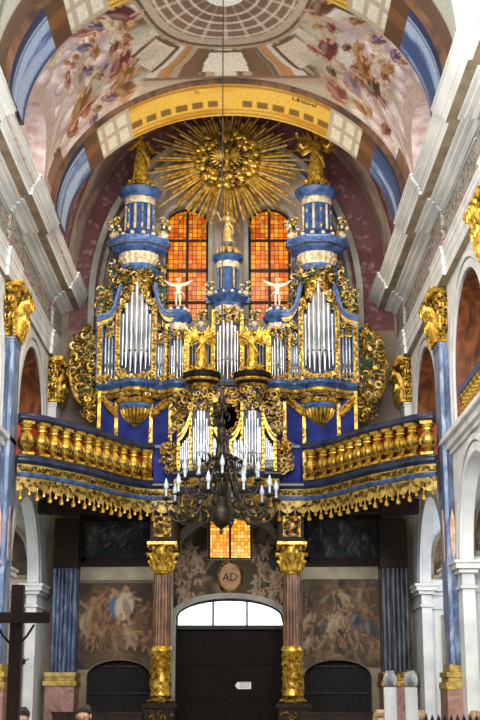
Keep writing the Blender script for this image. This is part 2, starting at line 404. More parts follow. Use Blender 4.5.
def statue_mesh(name,h,arms,mats=('gold','gold'),wings=0,robe=True,crown=False,seed=1,child=False,lean=0,sub=1):
    """standing figure facing -Y, feet at z=0. arms=[(elbow xyz, hand xyz) right,left] in units of h"""
    rd=random.Random(seed); mb=MB(); mb.mat(mats[0])
    hs=1.5 if child else 1.0
    # body: pelvis, chest, neck, head, legs, arms as one skin
    V=[Vector((0,0,.5)),Vector((0,0,.6)),Vector((lean*.3,0,.72)),Vector((lean*.5,0,.80)),Vector((lean*.6,-.005,.845)),
       Vector((lean*.7,-.01,.885)),Vector((lean*.75,-.012,.93)),Vector((lean*.8,-.008,.97))]
    Rr=[(.085,.07),(.075,.055),(.1,.065),(.07,.05),(.028*hs,.028*hs),(.04*hs,.045*hs),(.05*hs,.055*hs),(.03*hs,.035*hs)]
    E=[(0,1),(1,2),(2,3),(3,4),(4,5),(5,6),(6,7)]
    for k,sg in enumerate((-1,1)):
        b=len(V); V+= [Vector((sg*.055,0,.46)),Vector((sg*.065,-.04,.27)),Vector((sg*.06,0,.06)),Vector((sg*.07,-.07,.015))]
        Rr+=[.06,.042,.026,.022]; E+=[(0,b),(b,b+1),(b+1,b+2),(b+2,b+3)]
    for (el,ha),sg in zip(arms,(-1,1)):
        b=len(V); V+=[Vector((sg*.115+lean*.4,0,.775)),Vector(el),Vector(ha)]; Rr+=[.042*hs,.034*hs*hs,.022*hs]
        E+=[(3,b),(b,b+1),(b+1,b+2)]; hand(V,E,Rr,b+2,Vector(ha)-Vector(el),-sg,1.0)
    vs,fs=skin_mesh([v*h for v in V],E,[(r[0]*h,r[1]*h) if hasattr(r,'__len__') else r*h for r in Rr],sub)
    mb.add(vs,fs)
    # face: nose, brow, chin; ears; eyes
    hx,hz=lean*.75,.925; k=hs
    mb.ball(((hx)*h,(-.012-.056*k)*h,(hz-.004)*h),.009*k*h,.014*k*h,.016*k*h,6,4)
    mb.ball(((hx)*h,(-.012-.046*k)*h,(hz-.038*k)*h),.016*k*h,.012*k*h,.006*k*h,6,4)
    for sg in (-1,1):
        mb.ball(((hx+sg*.05*k)*h,-.01*h,hz*h),.008*k*h,.014*k*h,.018*k*h,6,4)
        mb.mat('slot'); mb.ball(((hx+sg*.019*k)*h,(-.012-.051*k)*h,(hz+.008)*h),.007*k*h,.004*k*h,.004*k*h,6,4); mb.mat(mats[0])
    # hair
    mb.mat(mats[1])
    for i in range(14):
        a=rd.uniform(0,6.28); p=rd.uniform(.1,1.3)
        x=cos(a)*cos(p)*.052*k; y=abs(sin(a))*cos(p)*.055*k-.005; mb.ball(((hx+x)*h,(-.005+y)*h,(hz+.01+sin(p)*.055*k)*h),.022*k*h,None,None,6,4)
    mb.mat(mats[0])
    if robe:
        prof=[(.135,.0),(.14,.06),(.125,.2),(.12,.35),(.108,.48),(.082,.6),(.115,.7),(.12,.76),(.06,.815)]
        n=26; vv=[];ff=[]
        for j,(r,z) in enumerate(prof):
            for i in range(n):
                a=2*PI*i/n; fold=1+(.16*max(0,1-z*1.5))*cos(7*a+z*5)+.05*cos(13*a-z*9)
                rr=r*fold; vv.append(((rr*cos(a)+lean*.5*z)*h,(rr*.72*sin(a)-.0)*h,(z+.012*cos(5*a))*h))
        for j in range(len(prof)-1):
            for i in range(n): ff.append((j*n+i,j*n+(i+1)%n,(j+1)*n+(i+1)%n,(j+1)*n+i))
        mb.add(vv,ff)
        # cloak sash and sleeves
        mb.tube([(-.13*h,-.03*h,.74*h),(0,-.1*h,.6*h),(.12*h,-.08*h,.46*h),(.16*h,.02*h,.3*h)],[.02*h,.035*h,.04*h,.02*h],6)
        for (el,ha),sg in zip(arms,(-1,1)):
            e=Vector(el)*h; w=(Vector(ha)*h-e)*.45+e
            mb.tube([(sg*.1*h,0,.775*h),e,w],[.045*h,.05*h,.055*h],7)
    else:
        mb.tube([(-.12*h,-.04*h,.5*h),(0,-.08*h,.45*h),(.12*h,-.03*h,.52*h),(.2*h,.05*h,.4*h)],[.03*h,.05*h,.045*h,.02*h],6)
    for sg in ((-1,1) if wings else ()):
        for i in range(9):
            a=1.25-.23*i; L=wings*(.5-.02*i)
            p0=Vector((sg*.06,.07,.74)); d=Vector((sg*cos(a),.15,sin(a)))
            mb.tube([(p0+d*(L*t))*h for t in (0,.35,.7,1)],[.03*h,.045*h,.035*h,.008*h],5,.4)
    if crown:
        mb.mat('gold'); mb.lathe([(.05*h,0),(.055*h,.04*h),(.07*h,.07*h)],(hx*h,0,.965*h),10)
    return mb.mesh(name,60)
# ================================================================== ROOM SHELL
YR=40.2            # rear wall plane
XW=5.45             # nave wall plane
WT=.3
XWD={-1:5.68,1:5.6}; FC={-1:5.42,1:5.38}; EO={-1:.28,1:.12}; RES=[17.3,24.4,31.5,39.25]
PIL=[18.1,25.2,32.3,39.4]
def slab(mb,u0,u1,z0,z1,holes,mp,t0,t1,n=14):
    """wall slab in (u,z), thickness t0..t1 with arched holes dict(u0,u1,zb,zs,rise)"""
    br=sorted(set([u0,u1]+[h['u0'] for h in holes]+[h['u1'] for h in holes]))
    br=[b for b in br if u0<=b<=u1]
    for a,b in zip(br[:-1],br[1:]):
        act=[h for h in holes if h['u0']<=a+1e-6 and h['u1']>=b-1e-6]; act.sort(key=lambda h:h['zb'])
        k=n if act else 1; us=[a+(b-a)*(.5-.5*cos(PI*i/k)) for i in range(k+1)] if act else [a,b]
        def iv(u):
            o=[];z=z0
            for h in act:
                c=(h['u0']+h['u1'])/2; r=(h['u1']-h['u0'])/2
                top=h['zs']+h['rise']*math.sqrt(max(0,1-((u-c)/r)**2)); o.append((z,h['zb'])); z=top
            o.append((z,z1)); return o
        I=[iv(u) for u in us]
        for q in range(len(I[0])):
            vs=[];fs=[]
            if all(abs(i[q][1]-i[q][0])<1e-4 for i in I): continue
            for u,i in zip(us,I):
                for z in i[q]:
                    vs.append(mp(u,z,t0)); vs.append(mp(u,z,t1))
            for j in range(len(us)-1):
                a4=j*4;b4=a4+4
                fs+=[(a4,b4,b4+2,a4+2),(a4+1,a4+3,b4+3,b4+1),(a4,a4+1,b4+1,b4),(a4+2,b4+2,b4+3,a4+3)]
            fs+=[(0,2,3,1),(len(vs)-4,len(vs)-3,len(vs)-1,len(vs)-2)]
            mb.add(vs,fs)
floor=MB().mat('floor'); floor.box(-10,10,-2,YR+.6,-.2,0); S(floor.build('floor'))
# side walls
BAYS=[(14.6-7,), ]
for sg,side in ((-1,'left'),(1,'right')):
    holes=[]; XW=XWD[sg]
    for c in (14.65,21.75,28.75,35.85):
        holes.append(dict(u0=c-2.35,u1=c+2.35,zb=0,zs=4.5,rise=2.35)); holes.append(dict(u0=c-2.2,u1=c+2.2,zb=7.75,zs=9.0,rise=2.15))
    mb=MB().mat('plaster'); slab(mb,8,YR,0,12.0,holes,lambda u,z,t:(sg*t,u,z),XW,XW+WT); S(mb.build('wall_'+side))
    # archivolts (raised mouldings round the arches)
    mb=MB().mat('plaster')
    for h in holes:
        c=(h['u0']+h['u1'])/2; r=(h['u1']-h['u0'])/2
        for w,o,t in ((.14,.30,.07),(.2,.08,.04)):
            pts=[(c+(r+o)*cos(a),h['zs']+(h['rise']+o)*sin(a)) for a in [PI*i/24 for i in range(25)]]
            if h['zb']>0: pts=[(c+r+o,h['zb'])]+pts+[(c-r-o,h['zb'])]
            b=MB(); b.band(pts,w,0,1)
            mb.add([(sg*(XW-t+y*(t+.02)),x,z) for x,y,z in b.v],b.f)
    S(mb.build('trim_'+('3' if sg<0 else '4'))); 
    # impost mouldings and tribune string course
    mb=MB().mat('plaster')
    for c0,c1 in ((12.3-.0,0),):
        pass
    for yc in (18.2,25.25,32.3,38.75):
        for z0,z1,p in ((4.32,4.42,.08),(4.42,4.55,.16),(4.55,4.62,.2),(3.95,4.02,.05)):
            mb.box(*sorted((sg*(XW-p),sg*(XW+WT+p))),yc-1.2-p if yc<38 else yc-.55-p,yc+1.25+p if yc<38 else YR,z0,z1)
    for z0,z1,p in ((7.3,7.42,.07),(7.42,7.6,.16),(7.6,7.72,.26)):
        mb.box(*sorted((sg*(XW-p),sg*XW)),8,YR,z0,z1)
    S(mb.build('trim_'+('5' if sg<0 else '6')))
    # aisle: outer wall, cross walls, aisle ceiling/tribune floor, tribune vault
    XO=9.2
    mb=MB().mat('plaster_grey'); mb.box(*sorted((sg*XO,sg*(XO+.4))),8,YR,0,7.3); mb.mat('brown_vault'); mb.box(*sorted((sg*XO,sg*(XO+.4))),8,YR,7.3,13); S(mb.build('wall_outer_'+side))
    for k,yc in enumerate((18.2,25.3,32.4,39.3)):
        m2=MB().mat('plaster' if (yc<39 or sg>0) else 'plaster_cream'); m2.box(*sorted((sg*(XW+WT),sg*XO)),yc-.75,yc+.3,0,7.0)
        for z0,z1,p in ((4.3,4.42,.06),(4.42,4.6,.14),(3.9,3.97,.05)):
            m2.box(*sorted((sg*(XW+WT),sg*XO)),yc-.75-p,yc-.7,z0,z1)
        S(m2.build('wall_chapel_'+side))
        m3=MB().mat('brown_vault'); m3.box(*sorted((sg*(XW+WT),sg*XO)),yc-.75,yc+.3,7.6,13); S(m3.build('wall_tribune_'+side))
    mb=MB().mat('plaster_grey'); mb.box(*sorted((sg*(XW+WT),sg*XO)),8,YR,7.0,7.6); S(mb.build('ceiling_aisle_'+side))
    mb=MB().mat('brown_vault')
    for c in (21.75,28.75,35.85):
        n=16; vs=[];fs=[]
        for i in range(n+1):
            a=PI*i/n
            for x in (XW+.02,XO): vs.append((sg*x,c+2.13*cos(a),9.0+2.08*sin(a)))
        for i in range(n): fs.append((2*i,2*i+1,2*i+3,2*i+2))
        for y in (c-2.13,c+2.13):
            b=len(vs); vs+=[(sg*(XW+.02),y,7.62),(sg*XO,y,7.62),(sg*XO,y,9.0),(sg*(XW+.02),y,9.0)]; fs.append((b,b+1,b+2,b+3))
        mb.add(vs,fs)
    S(mb.build('ceiling_tribune_'+side))
# ---- entablature with ressauts
def ent_path(sg,extra=0):
    p=[(8,5.32)]
    for yc in RES:
        ys,ye=yc-.85,min(yc+.85,YR-.05)
        p+=[(ys,5.32),(ys,5.24),(ye,5.24)]+([(ye,5.32)] if ye<YR-.1 else [])
    if p[-1][0]<YR-.1: p.append((YR,5.32))
    return [(y,x+EO[sg]) for y,x in p]
def ent(mb,sg,prof):
    P=ent_path(sg); out=[]
    for pr,z in prof:
        row=[]
        for i,(y,x) in enumerate(P):
            # mitre in y at ressaut corners
            dy=0
            if 0<i<len(P)-1:
                xa=P[i-1][1]; xb=P[i+1][1]
                if P[i-1][0]==y and xa!=x: dy= -pr if xa>x else pr     # arriving across the return
                elif P[i+1][0]==y and xb!=x: dy= -pr if xb<x else pr
            row.append((sg*(x-pr),y+dy,z))
        out.append(row)
    vs=[q for r in out for q in r]; k=len(P); fs=[]
    for j in range(len(out)-1):
        for i in range(k-1):
            q=(j*k+i,j*k+i+1,(j+1)*k+i+1,(j+1)*k+i); fs.append(q if sg>0 else q[::-1])
    mb.add(vs,fs)
for sg,nm in ((-1,'trim_7'),(1,'trim_8')):
    mb=MB().mat('plaster'); ent(mb,sg,[(0,11.68),(.0,11.92),(.02,11.93),(.02,12.2),(.04,12.21),(.04,12.34),(.07,12.37),(.07,12.42),(.0,12.44)])
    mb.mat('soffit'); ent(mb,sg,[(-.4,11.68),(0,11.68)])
    mb.mat('cornice'); ent(mb,sg,[(0,13.36),(.05,13.37),(.05,13.41),(.12,13.44),(.12,13.48),(.24,13.5),(.26,13.53),(.36,13.54),(.38,13.57)])
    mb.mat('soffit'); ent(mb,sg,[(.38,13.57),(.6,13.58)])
    mb.mat('cornice'); ent(mb,sg,[(.6,13.58),(.62,13.59),(.62,13.68),(.65,13.7),(.65,13.76),(.7,13.78),(.72,13.82),(.78,13.86),(.84,13.9),(.84,13.97),(.87,13.98),(.87,14.03),(-.3,14.05)])
    S(mb.build(nm,angle=25))
    mb=MB().mat('frieze'); ent(mb,sg,[(.0,12.43),(.0,13.37)]); S(mb.build('trim_'+('9' if sg<0 else '10')))
    # small mouldings framing each painted frieze panel
    mb=MB().mat('cornice')
    for a,b in zip(PIL[:-1],PIL[1:]):
        for z in (12.52,13.29): mb.box(*sorted((sg*(5.29+EO[sg]),sg*(5.33+EO[sg]))),a+.8,b-.8,z-.02,z+.02)
    S(mb.build('trim_'+('11' if sg<0 else '12')))
# ---- rear wall
rw=MB().mat('wall_rear')
CXR=-.1
wl=[at(165,210,YR),at(209,210,YR)]; 
WX=[(ax(165,250,YR),ax(209,250,YR)),(ax(248,250,YR),ax(291,250,YR))]
wtop=az(206,YR); wr=(WX[0][1]-WX[0][0])/2; wzs=wtop-wr*.75
dx0,dx1=ax(176,620,YR),ax(283,620,YR); dz1=az(627,YR); dtop=az(599,YR)
lx0,lx1=ax(208,540,YR),ax(252,540,YR); lz0,lz1=az(559,YR),az(520,YR)
ar0,ar1=ax(86,690,YR),ax(151,690,YR); br0,br1=ax(304,690,YR),ax(372,690,YR); atop=az(660,YR)
upper=[dict(u0=w[0],u1=w[1],zb=az(320,YR),zs=wzs,rise=wr*.75) for w in WX]
door=[dict(u0=dx0,u1=dx1,zb=0,zs=dz1+.3,rise=dtop-dz1-.3),
      dict(u0=ar0,u1=ar1,zb=0,zs=atop-.5,rise=.5),dict(u0=br0,u1=br1,zb=0,zs=atop-.5,rise=.5)]
low=[dict(u0=lx0,u1=lx1,zb=lz0,zs=lz1+.2,rise=.02)]
slab(rw,-9.6,9.6,0,lz0-.25,door,lambda u,z,t:(u,t,z),YR,YR+.7)
slab(rw,-9.6,9.6,lz0-.25,8.2,low,lambda u,z,t:(u,t,z),YR,YR+.7)
slab(rw,-9.6,9.6,8.2,21.6,upper,lambda u,z,t:(u,t,z),YR,YR+.7)
S(rw.build('wall_rear'))
def window(nm,x0,x1,z0,zs,rise,y,mat,vb,hb,fw=.05):
    n=20; c=(x0+x1)/2;r=(x1-x0)/2
    pts=[(x0,z0),(x1,z0)]+[(c+r*cos(PI*i/n),zs+rise*sin(PI*i/n)) for i in range(n+1)]
    mb=MB().mat(mat); mb.prism(pts,y,y+.03); o=S(mb.build(nm))
    f=MB().mat('iron'); f.band(pts+[pts[0]],fw*2,y-.05,y+.02)
    for x in vb: f.box(x-fw/2,x+fw/2,y-.06,y,z0,zs+rise-.02)
    for z in hb:
        k=math.sqrt(max(0,1-(max(0,z-zs)/rise)**2)); f.box(c-r*k,c+r*k,y-.05,y,z-fw/2,z+fw/2)
    f.build('window_frame',parent=o,kind='structure'); return o
for i,w in enumerate(WX):
    hb=[az(q,YR) for q in (238,268,300)]
    window('window_%d'%(i+1),w[0],w[1],az(320,YR),wzs,wr*.75,YR+.3,'amber',[(w[0]+w[1])/2],hb,.09)
window('window_3',lx0,lx1,lz0,lz1+.2,.02,YR+.2,'amber2',[(lx0+lx1)/2],[],.07)
# ---- door with glazed fanlight
window('window_4',dx0,dx1,dz1,dz1+.3,dtop-dz1-.3,YR+.12,'daylight',[ax(213,610,YR),ax(247,610,YR)],[],.06)
d=MB().mat('door'); xm=(dx0+dx1)/2
for a,b in ((dx0,xm-.01),(xm+.01,dx1)):
    d.box(a,b,YR+.2,YR+.3,0,dz1)
    for z0,z1 in ((.2,1.1),(1.25,2.2),(2.35,dz1-.15)):
        d.box(a+.2,b-.2,YR+.15,YR+.2,z0,z1); d.box(a+.32,b-.32,YR+.12,YR+.16,z0+.12,z1-.12)
d.box(xm-.06,xm+.06,YR+.12,YR+.2,0,dz1); d.box(dx0,dx1,YR+.08,YR+.2,dz1-.08,dz1+.04)
do=S(d.build('door_1'))
h=MB().mat('brassdark'); h.tube([(xm-.14,YR+.14,1.55),(xm-.14,YR+.05,1.5),(xm-.14,YR+.05,1.35),(xm-.14,YR+.14,1.3)],.02); h.ball((xm-.14,YR+.1,1.75),.03); h.build('door_handle',parent=do)
for nm,a,b in (('door_2',ar0,ar1),('door_3',br0,br1)):
    c=(a+b)/2;r=(b-a)/2; pts=[(a,0),(b,0)]+[(c+r*cos(PI*i/16),atop-.5+.5*sin(PI*i/16)) for i in range(17)]
    d=MB().mat('slot'); d.prism(pts,YR+.35,YR+.45); d.mat('iron')
    for i in range(13):
        x=a+(b-a)*(i+.5)/13; zt=atop-.5+.5*math.sqrt(max(0,1-((x-c)/r)**2)); d.tube([(x,YR+.28,.05),(x,YR+.28,zt)],.012)
    for z in (.4,1.5,2.3): d.box(a,b,YR+.25,YR+.3,z-.02,z+.02)
    S(d.build(nm))
# pale arch band round the windows and inner recess
CA=ax(226,260,YR); 
def arch_pts(cx,zs,rx,rz,n=36,drop=0):
    p=[(cx+rx*cos(PI*i/n),zs+rz*sin(PI*i/n)) for i in range(n+1)]
    if drop: p=[(p[0][0],zs-drop)]+p+[(p[-1][0],zs-drop)]
    return p
mb=MB().mat('plaster_grey'); mb.band(arch_pts(CA,13.9,4.36,5.75,48,3.6),.2,YR-.35,YR+.05); mb.band(arch_pts(CA,13.9,4.08,5.45,48,3.6),.12,YR-.22,YR+.05); S(mb.build('trim_13'))
# painted tympanum of the rear wall
cv=Canvas(-5.3,5.3,9.5,21.2,220,240,'#a39286')
cv.noise(1.1,['#85746a','#b0a092','#c5b8ac'],.8,3)
d=np.sqrt(((cv.U-CA)/4.2)**2+(np.maximum(cv.V-13.9,0)/5.6)**2)
cv.put((d>1.0).astype(float),'#683038',.9)
rd=random.Random(5)
for i in range(200):
    a=rd.uniform(0,PI); k=rd.uniform(1.06,1.2); cv.ell(CA+4.2*k*cos(a),13.9+5.6*k*sin(a),.05,.1,rd.choice(['#8d7a72','#9a867c','#7e5058']),rd.uniform(0,3),.7)
for i in range(160):
    sx=rd.choice((-1,1)); cv.ell(CA+sx*rd.uniform(4.2,5.1),rd.uniform(9.5,14.4),.05,.1,rd.choice(['#8d7a72','#7d6a60','#7e5058']),rd.uniform(0,3),.7)
cv.put(((cv.V<12.9)&(abs(cv.U)>3)).astype(float),'#8a7d68',.85)
for w in WX:
    cv.put(((np.abs(cv.U-(w[0]+w[1])/2)<wr+.2)&(cv.V<wzs+.9)).astype(float)*.8,'#8d8378',.7)
# cut away where windows are: build as four-sided strips instead of covering the glass
def surf_tym(u,v): return (u,YR-.02,v)
nu,nv=cv.nu,cv.nv
o=painted('wall_rear_painting',cv,surf_tym)
me=o.data; import bmesh
bm=bmesh.new(); bm.from_mesh(me)
def inwin(x,z):
    for w in WX:
        c=(w[0]+w[1])/2
        if abs(x-c)<wr:
            if z<wzs+wr*.75*math.sqrt(1-((x-c)/wr)**2) and z>az(320,YR): return True
    return False
kill=[f for f in bm.faces if inwin(f.calc_center_median().x,f.calc_center_median().z)]
bmesh.ops.delete(bm,geom=kill,context='FACES'); bm.to_mesh(me); bm.free(); S(o)
mb=MB().mat('plaster_grey')
for w in WX:
    c=(w[0]+w[1])/2; mb.band([(w[0]-.05,az(320,YR))]+[(c+(wr+.05)*cos(PI-PI*i/20),wzs+(wr*.75+.05)*sin(PI*i/20)) for i in range(21)]+[(w[1]+.05,az(320,YR))],.14,YR-.08,YR+.3)
S(mb.build('trim_14'))
# ---- ribs (transverse arches)
def rib(nm,y0,y1):
    a,b,zs=4.62,3.62,14.0; n=96; vs=[];fs=[];mi=[]
    mats=['marble_blue','brown_vault','rib_white','gold_rib','marble_shade']
    me=MB()
    cols=Canvas(0,1,0,1,2,2,'#000000')
    NY=26
    cv=Canvas(-1,1,y0,y1,420,NY,'#d7a52c')
    # U = fraction of the half arch measured by X/a
    X=a*cv.U; A=np.abs(X)
    cv.noise(3,['#b98420','#dba833','#e6c25a'],.6,4)
    fy=(cv.V-y0)/(y1-y0)
    cv.put(((fy>.03)&(fy<.1)).astype(float),'#8a5a12',.7); cv.put(((fy>.9)&(fy<.95)).astype(float),'#7a4c10',.8)
    cv.put(((fy>.36)&(fy<.38)).astype(float),'#a87718',.8); cv.put(((fy>.8)&(fy<.82)).astype(float),'#a87718',.8)
    ang=np.arcsin(np.clip(cv.U,-1,1)); seg=(ang*4.2/.42)
    cv.put(((fy>.5)&(fy<.68)&(np.abs(seg-np.round(seg))<.34)&(np.abs(X)<3.0)&(np.abs(X)>.35)).astype(float),'#6a4a22',.9)
    w=(A>2.75)&(A<=3.65); cv.put(w.astype(float),'#b7ab92',1)
    cv.put((w&(fy>.1)&(fy<.42)&(np.abs(seg-np.round(seg))<.36)).astype(float),'#e2dccb',.9)
    cv.put((w&(fy>.55)&(fy<.88)&(np.abs(seg-np.round(seg))<.36)).astype(float),'#e2dccb',.9)
    br=(A>3.6)&(A<=3.98); cv.put(br.astype(float),'#5f4024',1); cv.put((br&(fy>.3)&(fy<.6)).astype(float),'#80562e',.8)
    bl=(A>3.95); C0=cv.C.copy(); cv.noise(5,['#3c5484','#7d93bb','#55709f','#a3b4d0'],1,9); nb=cv.C.copy(); cv.C=np.where(bl[...,None],nb,C0)
    cv.put((bl&(fy<.16)).astype(float),'#16204a',.95); cv.put((bl&(fy>.2)&(fy<.24)).astype(float),'#1d2c60',.8); cv.put((bl&(fy>.92)).astype(float),'#2a3f7c',.8)
    o=painted(nm,cv,lambda u,v:(a*sin(u*PI/2)*1.0 if False else a*u, v, zs+b*math.sqrt(max(0,1-u*u))))
    S(o)
    # faces toward camera and away (thin archivolts; rear back face widened, unseen, to stop light leaks)
    mb=MB().mat('rib_brown')
    for y in (y0,y1):
        k=60; vs=[];fs=[]
        for i in range(k+1):
            t=PI*i/k
            for da in (0,(3.6 if y>33 else .45)): vs.append(((a+da)*cos(t),y,zs+(b+da)*sin(t)))
        for i in range(k): fs.append((2*i,2*i+1,2*i+3,2*i+2))
        mb.add(vs,fs)
    S(mb.build(nm+'_face'))
# denser U sampling near springing: remap canvas grid
_old_lin=np.linspace
def arcspace(n): t=np.linspace(-PI/2,PI/2,n); return np.sin(t)
class _C2(Canvas):
    def __init__(s,u0,u1,v0,v1,nu,nv,base):
        super().__init__(u0,u1,v0,v1,nu,nv,base)
        if u0==-1 and u1==1: s.U,s.V=np.meshgrid(arcspace(nu),np.linspace(v0,v1,nv))
Canvas=_C2
rib('ceiling_arch_front',25.0,26.9)
rib('ceiling_arch_rear',32.1,34.1)
# ---- vault bays. canvas coords: s (arc metres from crown), y
VA,VB,VZ=4.8,3.8,14.0
def vault(nm,y0,y1,cv,lun=None,a=VA,b=VB):
    def sf(u,v):
        ph=u/4.35          # -pi/2..pi/2
        p0=0
        if lun:
            yc,r,h=lun; q=(v-yc)/r
            if abs(q)<1: p0=math.asin(min(.99,h*math.sqrt(1-q*q)/b))
        lim=(PI/2-p0)/(PI/2); ph*=lim
        return (a*sin(ph),v,VZ+b*cos(ph))
    return S(painted(nm,cv,sf))
SMAX=4.35*PI/2
def sx(X): return 4.35*math.asin(max(-1,min(1,X/VA)))
# bay B: the fresco between the two arches
cv=Canvas(-SMAX,SMAX,26.8,32.2,420,200,'#cfc3b0')
cv.noise(.9,['#b5a88e','#ddd4c4','#c8c0ac','#aaa28e'],.8,2)
# trompe l'oeil dome
U,V=cv.U,cv.V; ux,vy=-.1,27.6
r=np.sqrt(((U-ux)/1.95)**2+((V-vy)/2.35)**2); ang=np.arctan2((U-ux)/1.95,(V-vy)/2.35)
cv.put((r<1.0).astype(float),'#8b6f5a',1); cv.put(((r<1)&(np.abs(np.sin(ang*9))<.28)).astype(float),'#d8c9b8',.75); cv.put(((r<.62)).astype(float),'#6b5040',.45)
for k in (.5,.66,.82,.97): cv.put(((r>k-.03)&(r<k+.01)).astype(float),'#e3d6c6',.8)
cv.put((r<.3).astype(float),'#f4f1ea',1)
cv.put(((r>1.0)&(r<1.12)).astype(float),'#c3b19c',1); cv.put(((r>1.12)&(r<1.17)).astype(float),'#6f5644',1)
cv.put(((r>1.17)&(r<2.05)&(V<32.3)&(np.abs(ang)<1.9)).astype(float),'#b8a48a',.9)
for k in range(-7,8):
    a0=k*.26; m=((r>1.22)&(r<1.86)&(np.abs(ang-a0)<.075)); cv.put(m.astype(float),['#e6dccb','#7a5a3c'][k%2],.95)
    cv.put(((r>1.22)&(r<1.86)&(np.abs(ang-a0-.1)<.02)).astype(float),'#5b4030',.8)
for a0,c in ((0,'#efe6d6'),(.78,'#e3d3bd'),(-.78,'#e3d3bd')):
    cv.put(((r>1.25)&(r<1.75)&(np.abs(ang-a0)<.22)).astype(float),'#6f5846',1); cv.put(((r>1.3)&(r<1.75)&(np.abs(ang-a0)<.17)).astype(float),c,1)
for a0 in (.45,-.45): cv.put(((r>1.2)&(r<1.86)&(np.abs(ang-a0)<.05)).astype(float),'#c08a4a',.9)
cv.put(((r>1.86)&(r<1.92)).astype(float),'#7a6350',.8)
# clouds and angels
rd=random.Random(3)
for i in range(150):
    sg=rd.choice((-1,1)); s=sg*rd.uniform(3.3,6.2); y=rd.uniform(27.0,32.2)
    cv.ell(s,y,rd.uniform(.2,.6),rd.uniform(.15,.45),rd.choice(['#d8c6c4','#c9b0b2','#e9dfda','#bfa9ac','#f0e9e2']),rd.uniform(0,3),.8,.7)
for i in range(60):
    sg=rd.choice((-1,1)); s=sg*rd.uniform(4.0,6.2); y=rd.uniform(27.2,32.0); k=rd.uniform(.22,.5)
    cv.ell(s,y,k,k*.8,'#9c7f86',0,.55,.5); cv.ell(s+sg*-.05,y-k*.15,k*.8,k*.6,'#e6d2d2',0,.85,.6); cv.ell(s-sg*.1,y-k*.3,k*.45,k*.3,'#fbf4f0',0,.9,.8)
for i in range(26):
    sg=rd.choice((-1,1)); s=sg*rd.uniform(2.3,3.4); y=rd.uniform(28.2,32); cv.ell(s,y,.4,.3,rd.choice(['#e4dccb','#d3c7b0','#c9c2ae']),0,.7,.8)
robes=['#8d4a3a','#a8743a','#b98a44','#7c3b3f','#6f5a7a','#b06a5a','#d8c8a8','#59412e','#8b6a38']
for i in range(96):
    sg=-1 if i%2 else 1; s=sg*rd.uniform(2.4,5.4); y=rd.uniform(27.4,31.9)
    cv.fig(s,y,rd.uniform(.4,.85),rd.choice(robes),rd,rd.choice(['#d8a988','#c08a66','#e3bda0']),lean=rd.uniform(-.9,.9))
for s,y,h,c in ((-3.3,29.9,1.3,'#8d3f3a'),(-3.0,30.6,1.2,'#b07a3a'),(-4.6,30.6,1.4,'#9a6a2e'),(-4.9,29.4,1.1,'#b9a6a0'),(-2.7,31.3,1.2,'#8f6430'),
                (3.0,29.4,1.3,'#7c3b3f'),(2.8,31.4,1.3,'#9a5b48'),(4.3,29.4,1.2,'#a3662c'),(4.7,29.9,1.1,'#5e3d2c'),(3.7,30.5,1.2,'#a78a9a'),(2.5,27.6,1.2,'#7a4a3a'),(-2.9,27.6,1.3,'#6e2f33')):
    cv.fig(s,y,h,c,rd,'#d0a080',lean=rd.uniform(-.5,.5))
cv.put(((np.abs(U)>5.2)&(V>31.3)).astype(float),'#7a4a22',.85)
cv.put(((np.abs(U)>6.2)).astype(float),'#c7a9a4',.7)
vault('ceiling_vault_middle',26.8,32.2,cv,lun=(28.95,2.1,1.25))
# bay A (nearer) grey-green stonework, brown at the haunches
cv=Canvas(-SMAX,SMAX,10,25.1,200,160,'#8f9384'); cv.noise(1.2,['#7c8274','#a7aa9c','#c3c4b6'],.8,6)
cv.put(((np.abs(cv.U)>3.3)&(cv.V>24.25)).astype(float),'#5b3519',.9)
vault('ceiling_vault_front',10,25.1,cv,lun=(21.8,2.2,1.7))
# bay C (behind rear arch): dark red scrollwork on pale bands
cv=Canvas(-SMAX,SMAX,33.9,YR,300,120,'#a8948a'); cv.noise(1.4,['#8b7068','#b8a397','#d0c0b2'],.8,8)
for y in (35.0,35.35,38.4,39.9): cv.put((np.abs(cv.V-y)<.07).astype(float),'#b7a595',.9)
cv.put(((cv.V>35.5)&(cv.V<38.2)).astype(float),'#6e3038',.85)
for i in range(60):
    s0=-SMAX+(i+.5)*2*SMAX/60
    for y0 in (36.1,36.85,37.6):
        for k in range(10):
            t=k*.62+(i%2)*3.1; cv.ell(s0+.1*(1-k*.08)*cos(t)*1.1,y0+.3*(1-k*.08)*sin(t),.03,.07,['#c0aaa0','#a88d86'][i%2],t,.8)
for i in range(90):
    s=rd.uniform(-5,5); cv.line(s,34.1,s+.1,34.9,.07,rd.choice(['#a5705f','#c3ab9b','#6b4238']),.7)
vault('ceiling_vault_rear',33.9,YR,cv,a=5.15,b=6.9)
